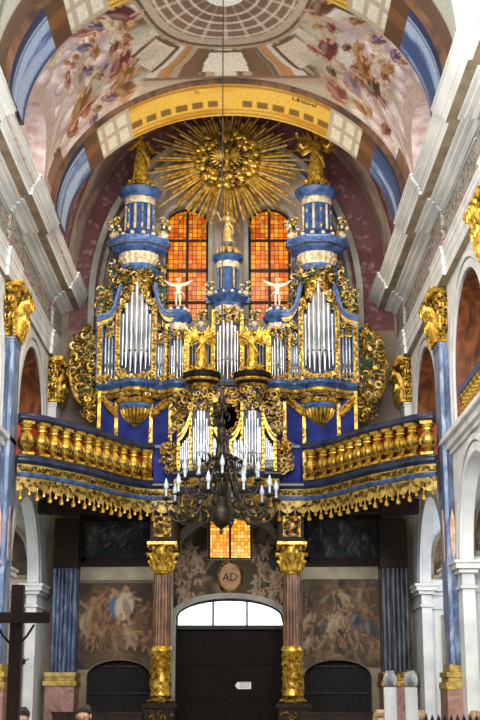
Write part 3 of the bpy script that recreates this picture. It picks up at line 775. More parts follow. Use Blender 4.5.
# lunette walls with windows, soffits
n=0
for sg in (-1,1):
    for bay,(yc,r,h) in (('middle',(28.95,2.1,1.25)),('front',(21.8,2.2,1.7))):
        vs=[];fs=[];k=24
        for i in range(k+1):
            q=cos(PI*i/k); z=VZ+h*math.sqrt(max(0,1-q*q)); x=VA*cos(math.asin(min(.99,(z-VZ)/VB)))
            vs+=[(sg*x,yc+r*q,z),(sg*5.15,yc+r*q,z+.05)]
        for i in range(k): fs.append((2*i,2*i+1,2*i+3,2*i+2))
        mb=MB().mat('lun'); M.setdefault('lun',mottled('pinkish_lunette_plaster','#cfaeb0','#f0e6e2',3,.7,0,5,.05)); mb.add(vs,fs); S(mb.build('ceiling_lunette_'+bay))
        mb=MB().mat('lun'); slab(mb,yc-2.5,yc+2.5,13.9,16.6,[dict(u0=yc-1.2,u1=yc+1.2,zb=14.15,zs=14.6,rise=.5)],lambda u,z,t:(sg*t,u,z),5.1,5.4); S(mb.build('wall_lunette_'+bay))
        w=MB().mat('skylight'); pts=[(yc-1.2,14.15),(yc+1.2,14.15)]+[(yc+1.2*cos(PI*i/16),14.6+.5*sin(PI*i/16)) for i in range(17)]
        b=MB(); b.prism(pts,0,.03); w.add([(sg*(5.25+y),x,z) for x,y,z in b.v],b.f); o=S(w.build('window_%d'%(5+n)))
        f=MB().mat('iron')
        for y in (yc-.65,yc,yc+.65): f.box(*sorted((sg*5.18,sg*5.25)),y-.02,y+.02,14.15,15.0)
        f.box(*sorted((sg*5.18,sg*5.25)),yc-1.2,yc+1.2,14.6,14.64); f.build('window_frame',parent=o,kind='structure'); n+=1
# closing strips above the cornice (between cornice top and lunette wall)
for sg,nm in ((-1,'trim_15'),(1,'trim_16')):
    mb=MB().mat('lun')
    for a,b in ((8,19.6),(24,27.1),(31.7,YR)):
        mb.box(*sorted((sg*4.82,sg*6.3)),a,b,13.9,14.06); mb.box(*sorted((sg*5.9,sg*6.3)),a,b,14,18)
    mb.box(*sorted((sg*4.82,sg*6.3)),8,YR,13.8,14.0); S(mb.build(nm))
# ---- narthex (under the gallery) wall paintings
def board(nm,px0,px1,py0,py1,cvf,label,cat,group=None,D=YR-.06,notch=None,frame=None,fw=.1):
    x0,z1=at(px0,(py0+py1)/2,D)[0],az(py0,D); x1,z0=ax(px1,(py0+py1)/2,D),az(py1,D)
    root=empty(nm,((x0+x1)/2,D,z0),label,cat,group)
    nx=int((x1-x0)/.022); nz=int((z1-z0)/.022); cv=cvf(Canvas(0,x1-x0,0,z1-z0,nx,nz,'#5a4430'))
    def sf(u,v):
        x=x0+u; z=z0+v
        if notch:
            c,r,zt,rise=notch; q=(x-c)/r
            if abs(q)<1: zb=zt-rise+rise*math.sqrt(1-q*q)+.04; z=zb+(z1-zb)*(v/(z1-z0)) if zb>z0 else z
        return (x,D,z)
    painted('painted_panel',cv,sf,parent=root)
    if frame:
        f=MB().mat(frame); f.band([(x0,z0),(x1,z0),(x1,z1),(x0,z1),(x0,z0+.001)],fw,D-.08,D+.03); f.build('frame',parent=root)
    return root
def scene_cv(seed,figs,pal,bg,sky=None,hscale=(.7,1.1),skins=('#8f6c50','#7a573d','#a5825f')):
    figs=int(figs*1.7)
    def f(cv):
        rd=random.Random(seed); W,H=cv.u1,cv.v1
        cv.noise(1.6,bg,.9,seed)
        if sky: cv.put(np.clip((cv.V-H*.62)/(H*.3),0,1),sky,.6)
        for i in range(figs*2): cv.ell(rd.uniform(0,W),rd.uniform(0,H),rd.uniform(.1,.4),rd.uniform(.08,.3),rd.choice(bg),rd.uniform(0,3),.7,.6)
        for i in range(figs):
            cv.fig(rd.uniform(.06*W,.94*W),H*rd.uniform(.15,.82),rd.uniform(*hscale)*.8,rd.choice(pal),rd,rd.choice(skins),lean=rd.uniform(-.7,.7))
        cv.noise(3.5,bg,.22,seed+1)
        return cv
    return f
pal=['#5a3626','#7a4a2e','#4a3a34','#6d5440','#3e4a5c','#80644a','#8b5a44','#b9a07e']
bg=['#2a1e14','#463424','#6d5740','#544530']
def leftp(cv):
    cv=scene_cv(12,16,pal,bg,'#6a6458')(cv); rd=random.Random(1); W,H=cv.u1,cv.v1
    cv.ell(W*.55,H*.68,.3,.42,'#5a6f96',.1); cv.fig(W*.62,H*.7,1.2,'#c9b8a0',rd,'#b08a6a'); cv.fig(W*.2,H*.6,1.1,'#8f6e4c',rd,'#a37c5e'); cv.rect(W*.2,W*.8,H*.38,H*.44,'#8a6a4e',.6); cv.fig(W*.72,H*.3,.8,'#a8896a',rd,'#b08a6a',.7); return cv
nl=((ar0+ar1)/2,(ar1-ar0)/2,atop,.5); nr=((br0+br1)/2,(br1-br0)/2,atop,.5)
board('wall_painting',78,152,583,669,leftp,'brown figured fresco above the left dark archway, left of the columns','painting',notch=nl)
board('wall_painting',303,381,579,667,scene_cv(31,18,pal,['#3a2c1c','#6a563a','#8d7a5a','#5a4a34'],'#7d7460'),'ochre figured fresco above the right dark archway, right of the columns','painting',notch=nr)
dk=['#15181a','#232a2c','#3a4444','#1c2022']; dp=['#2c3534','#4b5654','#1d2426','#5a6462']
board('framed_painting',82,154,518,562,scene_cv(7,14,dp,dk,None,(.4,.7),('#3d4441','#4f5652')),'dark grey-green painting in a brown frame high under the gallery, left side','painting',frame='brown_dark',fw=.28)
board('framed_painting',305,380,516,562,scene_cv(8,14,dp,dk,None,(.4,.7),('#3d4441','#4f5652')),'dark grey-green painting in a brown frame high under the gallery, right side','painting',frame='brown_dark',fw=.28)
# pale band between them
mb=MB().mat('plaster_cream')
for a,b in ((76,156),(300,384)): mb.box(ax(a,570,YR),ax(b,570,YR),YR-.03,YR,az(580,YR),az(567,YR))
S(mb.build('trim_17'))
# painted niche above the door with medallion
NCX=(dx0+dx1)/2
cvn=Canvas(-2.3,2.3,dtop-.6,7.0,190,150,'#4a3c2c'); cvn.noise(2.2,['#2e2418','#5c4a36','#8a765a','#4a3c2c'],.9,21)
rd=random.Random(9)
for i in range(30):
    sg=rd.choice((-1,1)); cvn.fig(sg*rd.uniform(.8,1.7),rd.uniform(dtop,5.9),rd.uniform(.4,.75),rd.choice(['#8a7458','#a58f6e','#6b5740','#5a4838']),rd,'#b09372',lean=rd.uniform(-.8,.8))
o=painted('wall_door_painting',cvn,lambda u,v:(NCX+u,YR-.04,v)); S(o)
bm=bmesh.new(); bm.from_mesh(o.data)
kill=[]
for f in bm.faces:
    c=f.calc_center_median(); x,z=c.x,c.z
    if lx0-.03<x<lx1+.03 and z>lz0-.03: kill.append(f)
    q=(x-NCX)/((dx1-dx0)/2)
    if abs(q)<1 and z<dz1+.3+(dtop-dz1-.3)*math.sqrt(1-q*q): kill.append(f)
    q=(x-NCX)/1.72
    if abs(q)>1 or z>5.4+1.6*math.sqrt(max(0,1-q*q)): kill.append(f)
bmesh.ops.delete(bm,geom=list(set(kill)),context='FACES'); bm.to_mesh(o.data); bm.free()
mb=MB().mat('plaster_grey'); mb.band(arch_pts(NCX,5.2,1.85,1.7,30,5.1),.24,YR-.3,YR+.02)
rx=(dx1-dx0)/2; mb.band([(NCX-rx-.08,0)]+[(NCX-(rx+.08)*cos(PI*i/24),dz1+.3+(dtop-dz1-.2)*sin(PI*i/24)) for i in range(25)]+[(NCX+rx+.08,0)],.16,YR-.14,YR+.1)
S(mb.build('trim_18'))
mx,mz=at(230,577,YR-.1)
root=empty('medallion',(mx,YR-.1,mz-.45),'oval pinkish medallion with a monogram over the door','medallion')
m=MB().mat('gold_dark')
b=MB(); b.lathe([(0,.0),(.43,.0),(.5,.05),(.52,.02),(.52,-.05)],n=28); m.add([(mx+x*.78,YR-.08-z,mz+y) for x,y,z in b.v],b.f); m.build('frame',parent=root)
M['medal']=mottled('medallion_paint','#a5764e','#c9a078',4,.6); m=MB().mat('medal'); b=MB(); b.lathe([(0,.03),(.3,.03),(.42,0)],n=28); m.add([(mx+x*.78,YR-.12-z,mz+y) for x,y,z in b.v],b.f); m.build('painted_field',parent=root)
def text(nm,s,size,loc,mat,parent=None,rot=(PI/2,0,0),ext=.004,**tags):
    c=bpy.data.curves.new(nm,'FONT'); c.body=s; c.size=size; c.extrude=ext; c.align_x='CENTER'; c.align_y='CENTER'; c.resolution_u=2
    o=bpy.data.objects.new(nm,c); COL.objects.link(o); dg=bpy.context.evaluated_depsgraph_get()
    me=bpy.data.meshes.new_from_object(o.evaluated_get(dg)); bpy.data.objects.remove(o)
    me.materials.clear(); me.materials.append(M[mat]); o=bpy.data.objects.new(nm,me); COL.objects.link(o); o.location=loc; o.rotation_euler=rot
    if parent is not None: adopt(o,parent)
    return tag(o,**tags)
text('monogram','AD',.34,(mx,YR-.17,mz-.02),'brown_dark',root)
# notice on the door: white arrow-ended board
nx0,nz0=at(235,689,YR+.1);nx1,nz1=at(251,682,YR+.1); zc=(nz0+nz1)/2
root=empty('notice',((nx0+nx1)/2,YR+.1,nz0),'small white arrow-ended notice on the dark door','sign')
m=MB().mat('wax'); m.prism([(nx0,zc),(nx0+.08,nz0),(nx1,nz0),(nx1,nz1),(nx0+.08,nz1)],YR+.07,YR+.1); m.build('board',parent=root)
m=MB().mat('iron')
for k in range(3): m.box(nx0+.14,nx1-.05,YR+.064,YR+.07,nz0+.05+.06*k,nz0+.065+.06*k)
m.build('printed_lines',parent=root)
# ---- pilasters
def capital(mb,x0,x1,y0,y1,z0,z1,seed=0):
    rq=random.Random(seed+5)
    for i in range(120):
        f=rq.randrange(4); t=rq.random(); z=z0+(z1-z0)*rq.uniform(.12,.88); o=.06+.16*((z-z0)/(z1-z0))+rq.uniform(0,.08)
        mb.mat(rq.choice(['gold','gold_dark','gold']))
        if f<2: yy=(y0-o if f==0 else y1+o); scroll(mb,(x0+(x1-x0)*t,yy,z),rq.uniform(.07,.13),rq.uniform(0,6),rq.choice((-1,1)),.22,8)
        else: xx=(x0-o if f==2 else x1+o); scroll(mb,(xx,y0+(y1-y0)*t,z),rq.uniform(.07,.13),rq.uniform(0,6),rq.choice((-1,1)),.22,8,ux=(0,1,0))
    mb.mat('gold')
    """gilded composite capital on a rectangular core"""
    H=z1-z0; rd=random.Random(seed); cx,cy=(x0+x1)/2,(y0+y1)/2; hx,hy=(x1-x0)/2,(y1-y0)/2
    for k,(e,a,b) in enumerate(((.0,0,.05),(.04,.05,.09),(.0,.09,.86),(.12,.86,.9),(.2,.9,.96),(.17,.96,1.0))):
        mb.box(x0-e,x1+e,y0-e,y1+e,z0+a*H,z0+b*H)
    for row,(zz,n,out,hh) in enumerate(((.06,3,.14,.36),(.34,3,.2,.36))):
        for face in ('y0','y1','x0','x1'):
            for i in range(n):
                t=(i+.5)/n
                if face[0]=='y': px_=x0+(x1-x0)*t; py_=y0 if face=='y0' else y1; nx,ny=0,(-1 if face=='y0' else 1)
                else: py_=y0+(y1-y0)*t; px_=x0 if face=='x0' else x1; nx,ny=(-1 if face=='x0' else 1),0
                w=(hx if face[0]=='y' else hy)/n*.95
                pts=[(px_+nx*o,py_+ny*o,z0+H*(zz+hh*s)) for o,s in ((0,0),(.03,.4),(out*.7,.8),(out*1.5,.95),(out*1.5,.75))]
                mb.tube(pts,[w*.8,w*1.05,w*.9,w*.7,w*.3],6,.5)
    for sx_ in (-1,1):
        for sy_ in (-1,1):
            c=Vector((cx+sx_*(hx+.05),cy+sy_*(hy+.05),z0+H*.76)); u=Vector((sx_,sy_,0)).normalized(); c+=u*.08
            scroll(mb,c,.25*H/1.5,0,1,.24,11,ux=u); scroll(mb,c+Vector((0,0,-.02)),.22*H/1.5,PI,-1,.24,10,ux=-u)
    for fx,fy in ((0,-1),(-1,0),(1,0),(0,1)):
        mb.ball((cx+fx*(hx+.15),cy+fy*(hy+.15),z0+H*.86),.1*H/1.5,None,.12*H/1.5,8,5)
        for k in range(3):
            q=rd.uniform(-.6,.6); mb.ball((cx+fx*(hx+.08)+fy*hx*q,cy+fy*(hy+.08)+fx*hy*q,z0+H*rd.uniform(.55,.8)),.06,None,.09,6,4)
words={(-1,32.3):'blue marble pilaster at the left edge, its gilded capital at the frame edge',(1,32.3):'blue marble pilaster on the right wall between the two tribune arches',
       (-1,39.4):'far left corner pilaster with gilded capital beside the organ',(1,39.4):'far right corner pilaster with gilded capital beside the organ',
       (-1,25.2):'near left wall pilaster with gilded capital, outside the picture edge',(1,25.2):'near right wall pilaster whose gilded capital peeks in at the right edge'}
for yc in PIL[1:]:
    for sg in (-1,1):
        if yc<26 and sg<0: continue
        XW=XWD[sg]; FX=FC[sg]; yq=yc-.55 if (yc<39 and sg<0) else yc; y0,y1=yq-.45,min(yq+.45,YR-.02); a,b=sorted((sg*FX,sg*(XW+.02)))
        root=empty('wall_pilaster',(sg*5.4,yc,0),words[(sg,yc)],'pilaster','marble pilasters along the nave walls')
        shaft='marble_blue' if yc<39 else 'plaster'
        zb=2.2 if yc<39 else 7.3; m=MB().mat(shaft); m.box(a,b,y0,y1,zb,10.25); 
        for z in (10.12,10.2): m.box(a-.03,b+.03,y0-.03,y1,z,z+.04)
        m.build('shaft',parent=root)
        if yc<39:
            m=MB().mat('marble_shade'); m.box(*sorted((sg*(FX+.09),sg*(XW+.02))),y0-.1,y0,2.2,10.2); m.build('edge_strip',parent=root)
            lz=5.3; M.setdefault('lozenge',mottled('painted_lozenge','#b98a6c','#e3c3b0',4,.5))
            m=MB().mat('lozenge'); pts=[(yc,lz-1.0),(yc+.2,lz-.6),(yc+.22,lz+.5),(yc,lz+1.1),(yc-.22,lz+.5),(yc-.2,lz-.6)]
            bb=MB(); bb.prism([(yq+(p[0]-yc)*.6,lz+(p[1]-lz)*.62) for p in pts],0,.015); m.add([(sg*(FX-y),x,z) for x,y,z in bb.v],bb.f)
            bb=MB(); bb.prism([(sg*(FX+.15)+ (p[0]-yc)*.3,lz+(p[1]-lz)*.6) for p in pts],y0-.12,y0-.1); m.add(bb.v,bb.f)
            m.build('painted_lozenge',parent=root)
        m=MB().mat('gold'); capital(m,a-(.02 if sg>0 else 0),b+(.02 if sg<0 else 0),y0,y1,10.2,11.7,int(yc)+sg); m.build('capital',parent=root)
        if yc>39: continue
        m=MB().mat('gold_paint')
        for e,z0,z1 in ((.16,1.62,1.78),(.1,1.78,1.9),(.14,1.9,2.02),(.05,2.02,2.2)): m.box(a-e,b+e,y0-e,y1+(e if yc<39 else 0),z0,z1)
        m.build('base',parent=root)
        m=MB().mat('marble_pink'); m.box(a-.14,b+.14,y0-.14,y1+(.14 if yc<39 else 0),.3,1.62); m.box(a-.2,b+.2,y0-.2,y1,0,.3); m.build('pedestal',parent=root)
# corner pier bundles (fluted) under the gallery
for sg,mt,lb in ((-1,'marble_shade','fluted blue-grey pier bundle under the gallery, left corner'),(1,'marble_grey','fluted dark grey pier bundle under the gallery, right corner')):
    xa,xb=(ax(44,620,39.4),ax(78,620,39.4)) if sg<0 else (ax(382,620,39.4),ax(412,620,39.4))
    xa,xb=max(-5.4,min(xa,xb)),min(5.4,max(xa,xb)); xb=min(xb,-4.66) if sg<0 else xb
    root=empty('pier_bundle',((xa+xb)/2,39.5,0),lb,'pier'); ztop=az(568,39.2)
    m=MB().mat('under'); m.box(xa,xb,39.5,YR-.02,ztop,6.7); m.mat(mt); m.box(xa,xb,39.45,YR-.02,2.1,ztop)
    n=6
    for i in range(n):
        x=xa+(xb-xa)*(i+.5)/n; y=39.4-(.1 if i in (2,3) else 0); m.lathe([((xb-xa)/n*.46,2.1),((xb-xa)/n*.46,ztop)],(x,y,0),14)
    m.build('shaft',parent=root)
    m=MB().mat('gold_paint' if sg<0 else 'gold_dark')
    for e,z0,z1 in ((.12,1.72,1.85),(.06,1.85,1.98),(.1,1.98,2.1)): m.box(xa-e,xb+e,39.05-e,YR-.02,z0,z1)
    m.build('base',parent=root)
    m=MB().mat('marble_pink'); m.box(xa-.06,xb+.06,39.0,YR-.02,0,1.72); m.build('pedestal',parent=root)
# chapel paintings on the cross walls (right aisle and left aisle)
def chapelp(sg,yc,x0,x1,z0,z1,arch,label,seed,pal_,bg_):
    y=yc-.75-.03; root=empty('chapel_painting',(sg*(x0+x1)/2,y,z0),label,'painting','paintings in the side chapels'); a,b=sorted((sg*x0,sg*x1))
    nx=int((b-a)/.03); nz=int((z1-z0)/.03); cv=scene_cv(seed,10,pal_,bg_,None,(.4,.8))(Canvas(0,b-a,0,z1-z0,nx,nz,'#5a4430'))
    def sf(u,v):
        if arch:
            q=(u/(b-a))*2-1; top=arch+(1-arch)*math.sqrt(max(0,1-q*q)); v=v*top
        return (a+u,y,z0+v)
    painted('painted_panel',cv,sf,parent=root)
    m=MB().mat('soffit'); 
    if arch: pts=[(a,z0)]+[(a+(b-a)*i/20,z0+(z1-z0)*(arch+(1-arch)*math.sqrt(max(0,1-(i/10-1)**2)))) for i in range(21)]+[(b,z0)]
    else: pts=[(a,z0),(a,z1),(b,z1),(b,z0)]
    m.band(pts+[pts[0]],.1,y-.06,y+.03); m.build('frame',parent=root)
pk=['#9a6a6a','#b79a90','#6d7a84','#8a5a54']; pb=['#b9b0a4','#8e8a84','#d0c8bc']
chapelp(1,39.3,5.98,8.6,4.85,6.6,.25,'arched fresco above the moulding in the far right side chapel',41,pal,['#4a3826','#6b5540','#8a7458'])
chapelp(1,39.3,6.25,8.4,1.7,3.7,0,'pale pink and grey painted panel below the moulding in the far right side chapel',42,pk,pb)
chapelp(-1,39.3,5.98,8.6,4.85,6.6,.25,'arched fresco above the moulding in the far left side chapel',43,pal,['#2a2018','#463626','#5e4c38'])
chapelp(1,32.4,5.98,8.6,4.85,6.6,.25,'arched fresco in the nearer right side chapel at the picture edge',44,pal,['#4a3826','#6b5540','#8a7458'])
mb=MB().mat('marble_blue')
for sg in (-1,1):
    for yc in (39.3,32.4): mb.box(*sorted((sg*6.45,sg*9.1)),yc-.8,yc-.74,0,1.3)
    mb.box(*sorted((sg*(XWD[sg]-.03),sg*(XWD[sg]+.02))),33.6-1.0,33.55,0,1.2)
S(mb.build('baseboard_side'))
# ================================================================== GALLERY
GX=-.08
def gcurve():
    L_=[(-5.3,32.0),(-5.0,32.12),(-4.7,32.45),(-4.39,32.94),(-4.1,33.33),(-3.83,33.72),(-3.55,34.3),(-3.28,34.86),(-3.05,35.35),(-2.8,35.73),(-2.55,36.05),(-2.2,36.27)]
    return L_
def smooth(P,k=3):
    for _ in range(k):
        Q=[P[0]]
        for a,b in zip(P[:-1],P[1:]): Q+=[(a[0]*.75+b[0]*.25,a[1]*.75+b[1]*.25),(a[0]*.25+b[0]*.75,a[1]*.25+b[1]*.75)]
        P=Q+[P[-1]]
    return P
LC=smooth(gcurve(),2); LC=[(x+GX*.5,y) for x,y in LC]
RC=[(-x+2*GX*.7,y) for x,y in reversed(LC)]
FULL=LC+RC
# deck
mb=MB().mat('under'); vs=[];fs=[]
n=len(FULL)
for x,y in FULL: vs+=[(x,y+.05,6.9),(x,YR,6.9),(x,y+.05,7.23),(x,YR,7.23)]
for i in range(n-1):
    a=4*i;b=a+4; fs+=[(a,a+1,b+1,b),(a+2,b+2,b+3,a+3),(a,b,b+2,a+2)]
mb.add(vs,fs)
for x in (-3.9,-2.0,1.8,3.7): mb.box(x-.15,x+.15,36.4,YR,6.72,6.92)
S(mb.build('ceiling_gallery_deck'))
# fascia of the gallery
def plen(P): return sum(math.dist(a,b) for a,b in zip(P[:-1],P[1:]))
def palong(P,d):
    for a,b in zip(P[:-1],P[1:]):
        l=math.dist(a,b)
        if d<=l: t=d/l; return (a[0]+(b[0]-a[0])*t,a[1]+(b[1]-a[1])*t),math.atan2(b[1]-a[1],b[0]-a[0])
        d-=l
    return P[-1],math.atan2(P[-1][1]-P[-2][1],P[-1][0]-P[-2][0])
tas=MB().mat('gold'); tas.lathe([(.0,0),(.055,.02),(.062,.07),(.04,.14),(.018,.17),(.03,.2),(.02,.23),(.012,.34)],n=8); TAS=tas.mesh('tassel')
tas=MB().mat('gold'); tas.lathe([(.0,0),(.04,.02),(.046,.05),(.02,.11),(.01,.2)],n=7); TAS2=tas.mesh('tassel_small')
root=empty('gallery_fascia',(GX,36.2,6.6),'blue and gilded curved front of the organ gallery, hung with gold tassels','gallery front')
mb=MB().mat('rail'); mb.sweep(FULL,[(0,7.3),(.12,7.3),(.16,7.26),(.16,7.2),(.1,7.14),(.06,7.12),(0,7.12)]); mb.build('blue_cornice',parent=root)
mb=MB().mat('gold_paint'); mb.sweep(FULL,[(.05,7.13),(.05,6.9)]); 
rd=random.Random(11); Lt=plen(FULL)
mb.mat('gold_dark')
for i in range(150):
    (x,y),a=palong(FULL,Lt*(i+.5)/150); u=(cos(a),sin(a),0)
    scroll(mb,(x+sin(a)*.08,y-cos(a)*.08,7.01),.075,rd.uniform(0,6),1 if i%2 else -1,.22,7,ux=u,sides=4)
mb.build('carved_frieze',parent=root)
mb=MB().mat('blue'); mb.sweep(FULL,[(.03,6.92),(.1,6.9),(.12,6.86),(.1,6.8),(.03,6.79)]); mb.build('blue_moulding',parent=root)
# scalloped valance
mb=MB().mat('gold_paint'); N=420; vs=[];fs=[]
for i in range(N+1):
    (x,y),a=palong(FULL,Lt*i/N); ph=Lt*i/N/.44; z=6.5+.13*abs(cos(PI*ph))**.8*-1+.06
    for zz in (6.8,z): vs.append((x+sin(a)*.05,y-cos(a)*.05,zz))
for i in range(N): fs.append((2*i,2*i+2,2*i+3,2*i+1))
mb.add(vs,fs); mb.mat('gold_dark')
for i in range(190):
    (x,y),a=palong(FULL,Lt*(i+.5)/190); u=(cos(a),sin(a),0)
    scroll(mb,(x+sin(a)*.08,y-cos(a)*.08,rd.uniform(6.56,6.74)),.06,rd.uniform(0,6),1 if i%2 else -1,.24,6,ux=u,sides=4)
mb.build('scalloped_valance',parent=root)
k=int(Lt/.22)
for i in range(k):
    (x,y),a=palong(FULL,.1+(Lt-.2)*i/(k-1)); (big)= i%2==0
    inst('tassel',TAS if big else TAS2,(x+sin(a)*.06,y-cos(a)*.06,6.2 if big else 6.32),root,label='gold drop tassel')
# balustrades: two curved runs, left and right of the choir organ
bp=MB().mat('gold'); 
bp.box(-.15,.15,-.15,.15,0,.07); bp.lathe([(.11,.07),(.13,.1),(.08,.13),(.07,.16),(.12,.24),(.165,.36),(.17,.44),(.14,.54),(.09,.63),(.075,.66),(.12,.69),(.12,.72),(.08,.74),(.11,.8),(.12,.84)],n=14,flute=.05,nf=7); bp.box(-.14,.14,-.14,.14,.84,.92)
bp.mat('gold_dark'); bp.lathe([(.172,.3),(.18,.34),(.172,.38)],n=14)
for i in range(7):
    a=2*PI*i/7; bp.tube([(.13*cos(a),.13*sin(a),.2),(.185*cos(a),.185*sin(a),.36),(.165*cos(a),.165*sin(a),.52)],[.012,.028,.01],5)
BAL=bp.mesh('baluster')
for C,lb,side in ((LC,'left curved run of fat gilded balusters under a dark blue rail','left'),(RC,'right curved run of fat gilded balusters under a dark blue rail','right')):
    root=empty('gallery_balustrade',(sum(p[0] for p in C)/len(C),sum(p[1] for p in C)/len(C),7.24),lb,'balustrade','curved gallery balustrades')
    mb=MB().mat('rail'); mb.sweep(C,[(-.14,8.22),(.14,8.22),(.2,8.27),(.2,8.32),(.16,8.35),(.14,8.42),(-.14,8.42)],True); mb.build('handrail',parent=root)
    mb=MB().mat('rail'); mb.sweep(C,[(-.16,7.3),(.12,7.3),(.12,7.35),(-.16,7.35)],True); mb.build('base_rail',parent=root)
    mb=MB().mat('red'); mb.sweep(C,[(-.17,7.35),(-.17,8.22),(-.2,8.22),(-.2,7.35)],True); mb.build('red_backing',parent=root)
    Lp=plen(C); nb=12
    for i in range(nb):
        (x,y),a=palong(C,.22+(Lp-.42)*i/(nb-1)); inst('baluster',BAL,(x,y,7.35),root,rotz=a,scale=(1.08,1.08,.945))
# tribune balustrades in the side arches
for sg in (-1,1):
    DW=XWD[sg]-5.45
    for yc,w in ((28.75,'nearer'),(35.85,'farther')):
        root=empty('tribune_balustrade',(sg*(5.66+DW),yc,7.72),'blue-railed gilded balustrade in the %s %s tribune arch'%(w,'left' if sg<0 else 'right'),'balustrade','tribune balustrades')
        m=MB().mat('blue'); m.box(*sorted((sg*(5.5+DW),sg*(5.82+DW))),yc-2.18,yc+2.18,8.62,8.76); m.build('handrail',parent=root)
        for i in range(10): inst('baluster',BAL,(sg*(5.66+DW),yc-1.95+i*.433,7.72),root,scale=(.95,.95,.98))
        if True:
            m=MB().mat('rail'); m.box(*sorted((sg*(5.84+DW),sg*(5.86+DW))),yc-2.18,yc+2.18,7.72,8.62); m.build('backing',parent=root)
# ---- columns carrying the gallery front
def column(px,label):
    x=ax(px,600,36.75); y=36.75; root=empty('gallery_column',(x,y,0),label,'column','columns carrying the gallery')
    zc0,zc1=az(571,y),az(543,y); zs=az(648,y); zb=az(699,y)
    m=MB().mat('marble_rose'); m.lathe([(.255,zs),(.25,(zs+zc0)/2),(.225,zc0)],(x,y,0),64,flute=.035,nf=20); m.build('fluted_shaft',parent=root)
    m=MB().mat('gold'); m.lathe([(.27,zb+.06),(.3,zb+.1),(.28,zb+.18),(.285,zs-.12),(.31,zs-.08),(.3,zs),(.26,zs+.05)],(x,y,0),28)
    rd=random.Random(px)
    for i in range(70):
        a=rd.uniform(PI,2*PI)+rd.uniform(-.6,.6); z=rd.uniform(zb+.2,zs-.15); c=(x+.29*cos(a),y+.29*sin(a),z)
        scroll(m,c,.07,rd.uniform(0,6),1,.24,7,ux=(-sin(a),cos(a),0),sides=4)
    m.build('gilded_drum',parent=root)
    m=MB().mat('gold_dark'); m.lathe([(.38,zb-.12),(.4,zb-.06),(.36,zb-.02),(.3,zb+.02),(.31,zb+.07)],(x,y,0),24); m.build('base',parent=root)
    m=MB().mat('brown_dark'); m.box(x-.48,x+.48,y-.48,y+.48,zb-.24,zb-.12); m.box(x-.42,x+.42,y-.42,y+.42,.2,zb-.24); m.box(x-.5,x+.5,y-.5,y+.5,0,.2)
    m.mat('gold_dark'); 
    for k in range(16): scroll(m,(x+rd.uniform(-.32,.32),y-.43,rd.uniform(.5,zb-.35)),.1,rd.uniform(0,6),1,.2,8,sides=4)
    m.build('pedestal',parent=root)
    m=MB().mat('gold'); m.lathe([(.23,zc0-.12),(.27,zc0-.08),(.235,zc0-.02),(.25,zc0),(.24,zc1-.1),(.3,zc1-.08)],(x,y,0),24)
    for row,(zz,nn,o,hh) in enumerate(((0,10,.1,.3),(.18,10,.15,.33))):
        for i in range(nn):
            a=2*PI*(i+.5*row)/nn; H=zc1-zc0
            pts=[(x+(r)*cos(a),y+r*sin(a),zc0+z) for r,z in ((.25,zz),(.27,zz+hh*.4),(.27+o*.6,zz+hh*.85),(.27+o*1.3,zz+hh*.9),(.27+o*1.2,zz+hh*.7))]
            m.tube(pts,[.06,.08,.065,.045,.02],6,.45)
    for i in range(4):
        a=PI/4+PI/2*i; u=Vector((cos(a),sin(a),0)); c=Vector((x,y,zc1-.17))+u*.42; scroll(m,c,.15,0,1,.26,10,ux=u)
        scroll(m,Vector((x,y,zc1-.17))+Vector((cos(a-.5),sin(a-.5),0))*.36,.1,0,1,.25,9,ux=(-sin(a-.5),cos(a-.5),0))
    m.box(x-.42,x+.42,y-.42,y+.42,zc1-.08,zc1); m.build('capital',parent=root)
    z2=az(515,y); m=MB().mat('brown_dark'); m.box(x-.34,x+.34,y-.34,YR-.3,zc1,z2); m.box(x-.42,x+.42,y-.42,YR-.3,z2,z2+.1); m.box(x-.38,x+.38,y-.38,y+.38,zc1,zc1+.07)
    m.mat('gold_dark'); m.box(x-.25,x+.25,y-.37,y-.34,zc1+.14,z2-.08)
    for k in range(22): scroll(m,(x+rd.uniform(-.2,.2),y-.385,rd.uniform(zc1+.18,z2-.12)),.07,rd.uniform(0,6),1,.24,7,sides=4)
    m.build('entablature_block',parent=root)
column(162,'rose marble column with gilded capital and drum, left of the dark door')
column(292,'rose marble column with gilded capital and drum, right of the dark door')
mb=MB().mat('brown_dark')
for x0,x1 in ((-5.5,5.4),): mb.box(x0,x1,36.6,37.1,az(513,36.7),6.9)
mb.mat('gold_dark'); mb.box(-2.0,1.9,36.55,36.6,az(508,36.6),az(503,36.6)); S(mb.build('trim_19'))

# ================================================================== ORGAN
def pipe_mesh(r,foot,h,dark=False,n=12,pent=True):
    """origin at the toe; foot cone, mouth with lips, cylindrical body, open top"""
    m=MB().mat('darkpipe' if dark else 'silverpipe'); a=r*.22
    m.lathe([(a,0),(r,foot),(r*1.0,foot+r*2.4),(r,foot+h),(r*.86,foot+h),(r*.86,foot+h-r)],n=n)
    # mouth: dark slot plus triangular upper lip
    yf=-r*1.02
    m.mat('slot'); m.box(-r*.55,r*.55,yf-.004,yf+.01,foot-.01,foot+r*.35)
    m.mat('darkpipe' if dark else 'silverpipe')
    m.add([(-r*.6,yf-.004,foot+r*.35),(r*.6,yf-.004,foot+r*.35),(0,yf-.004,foot+r*2.2),(0,yf-.02,foot+r*.4)],[(0,1,3),(1,2,3),(2,0,3)])
    m.add([(-r*.6,yf-.004,foot-.01),(r*.6,yf-.004,foot-.01),(0,yf-.004,foot-r*2.6),(0,yf-.02,foot-.05)],[(1,0,3),(2,1,3),(0,2,3)])
    return m.mesh('organ_pipe',50)
_pc={}
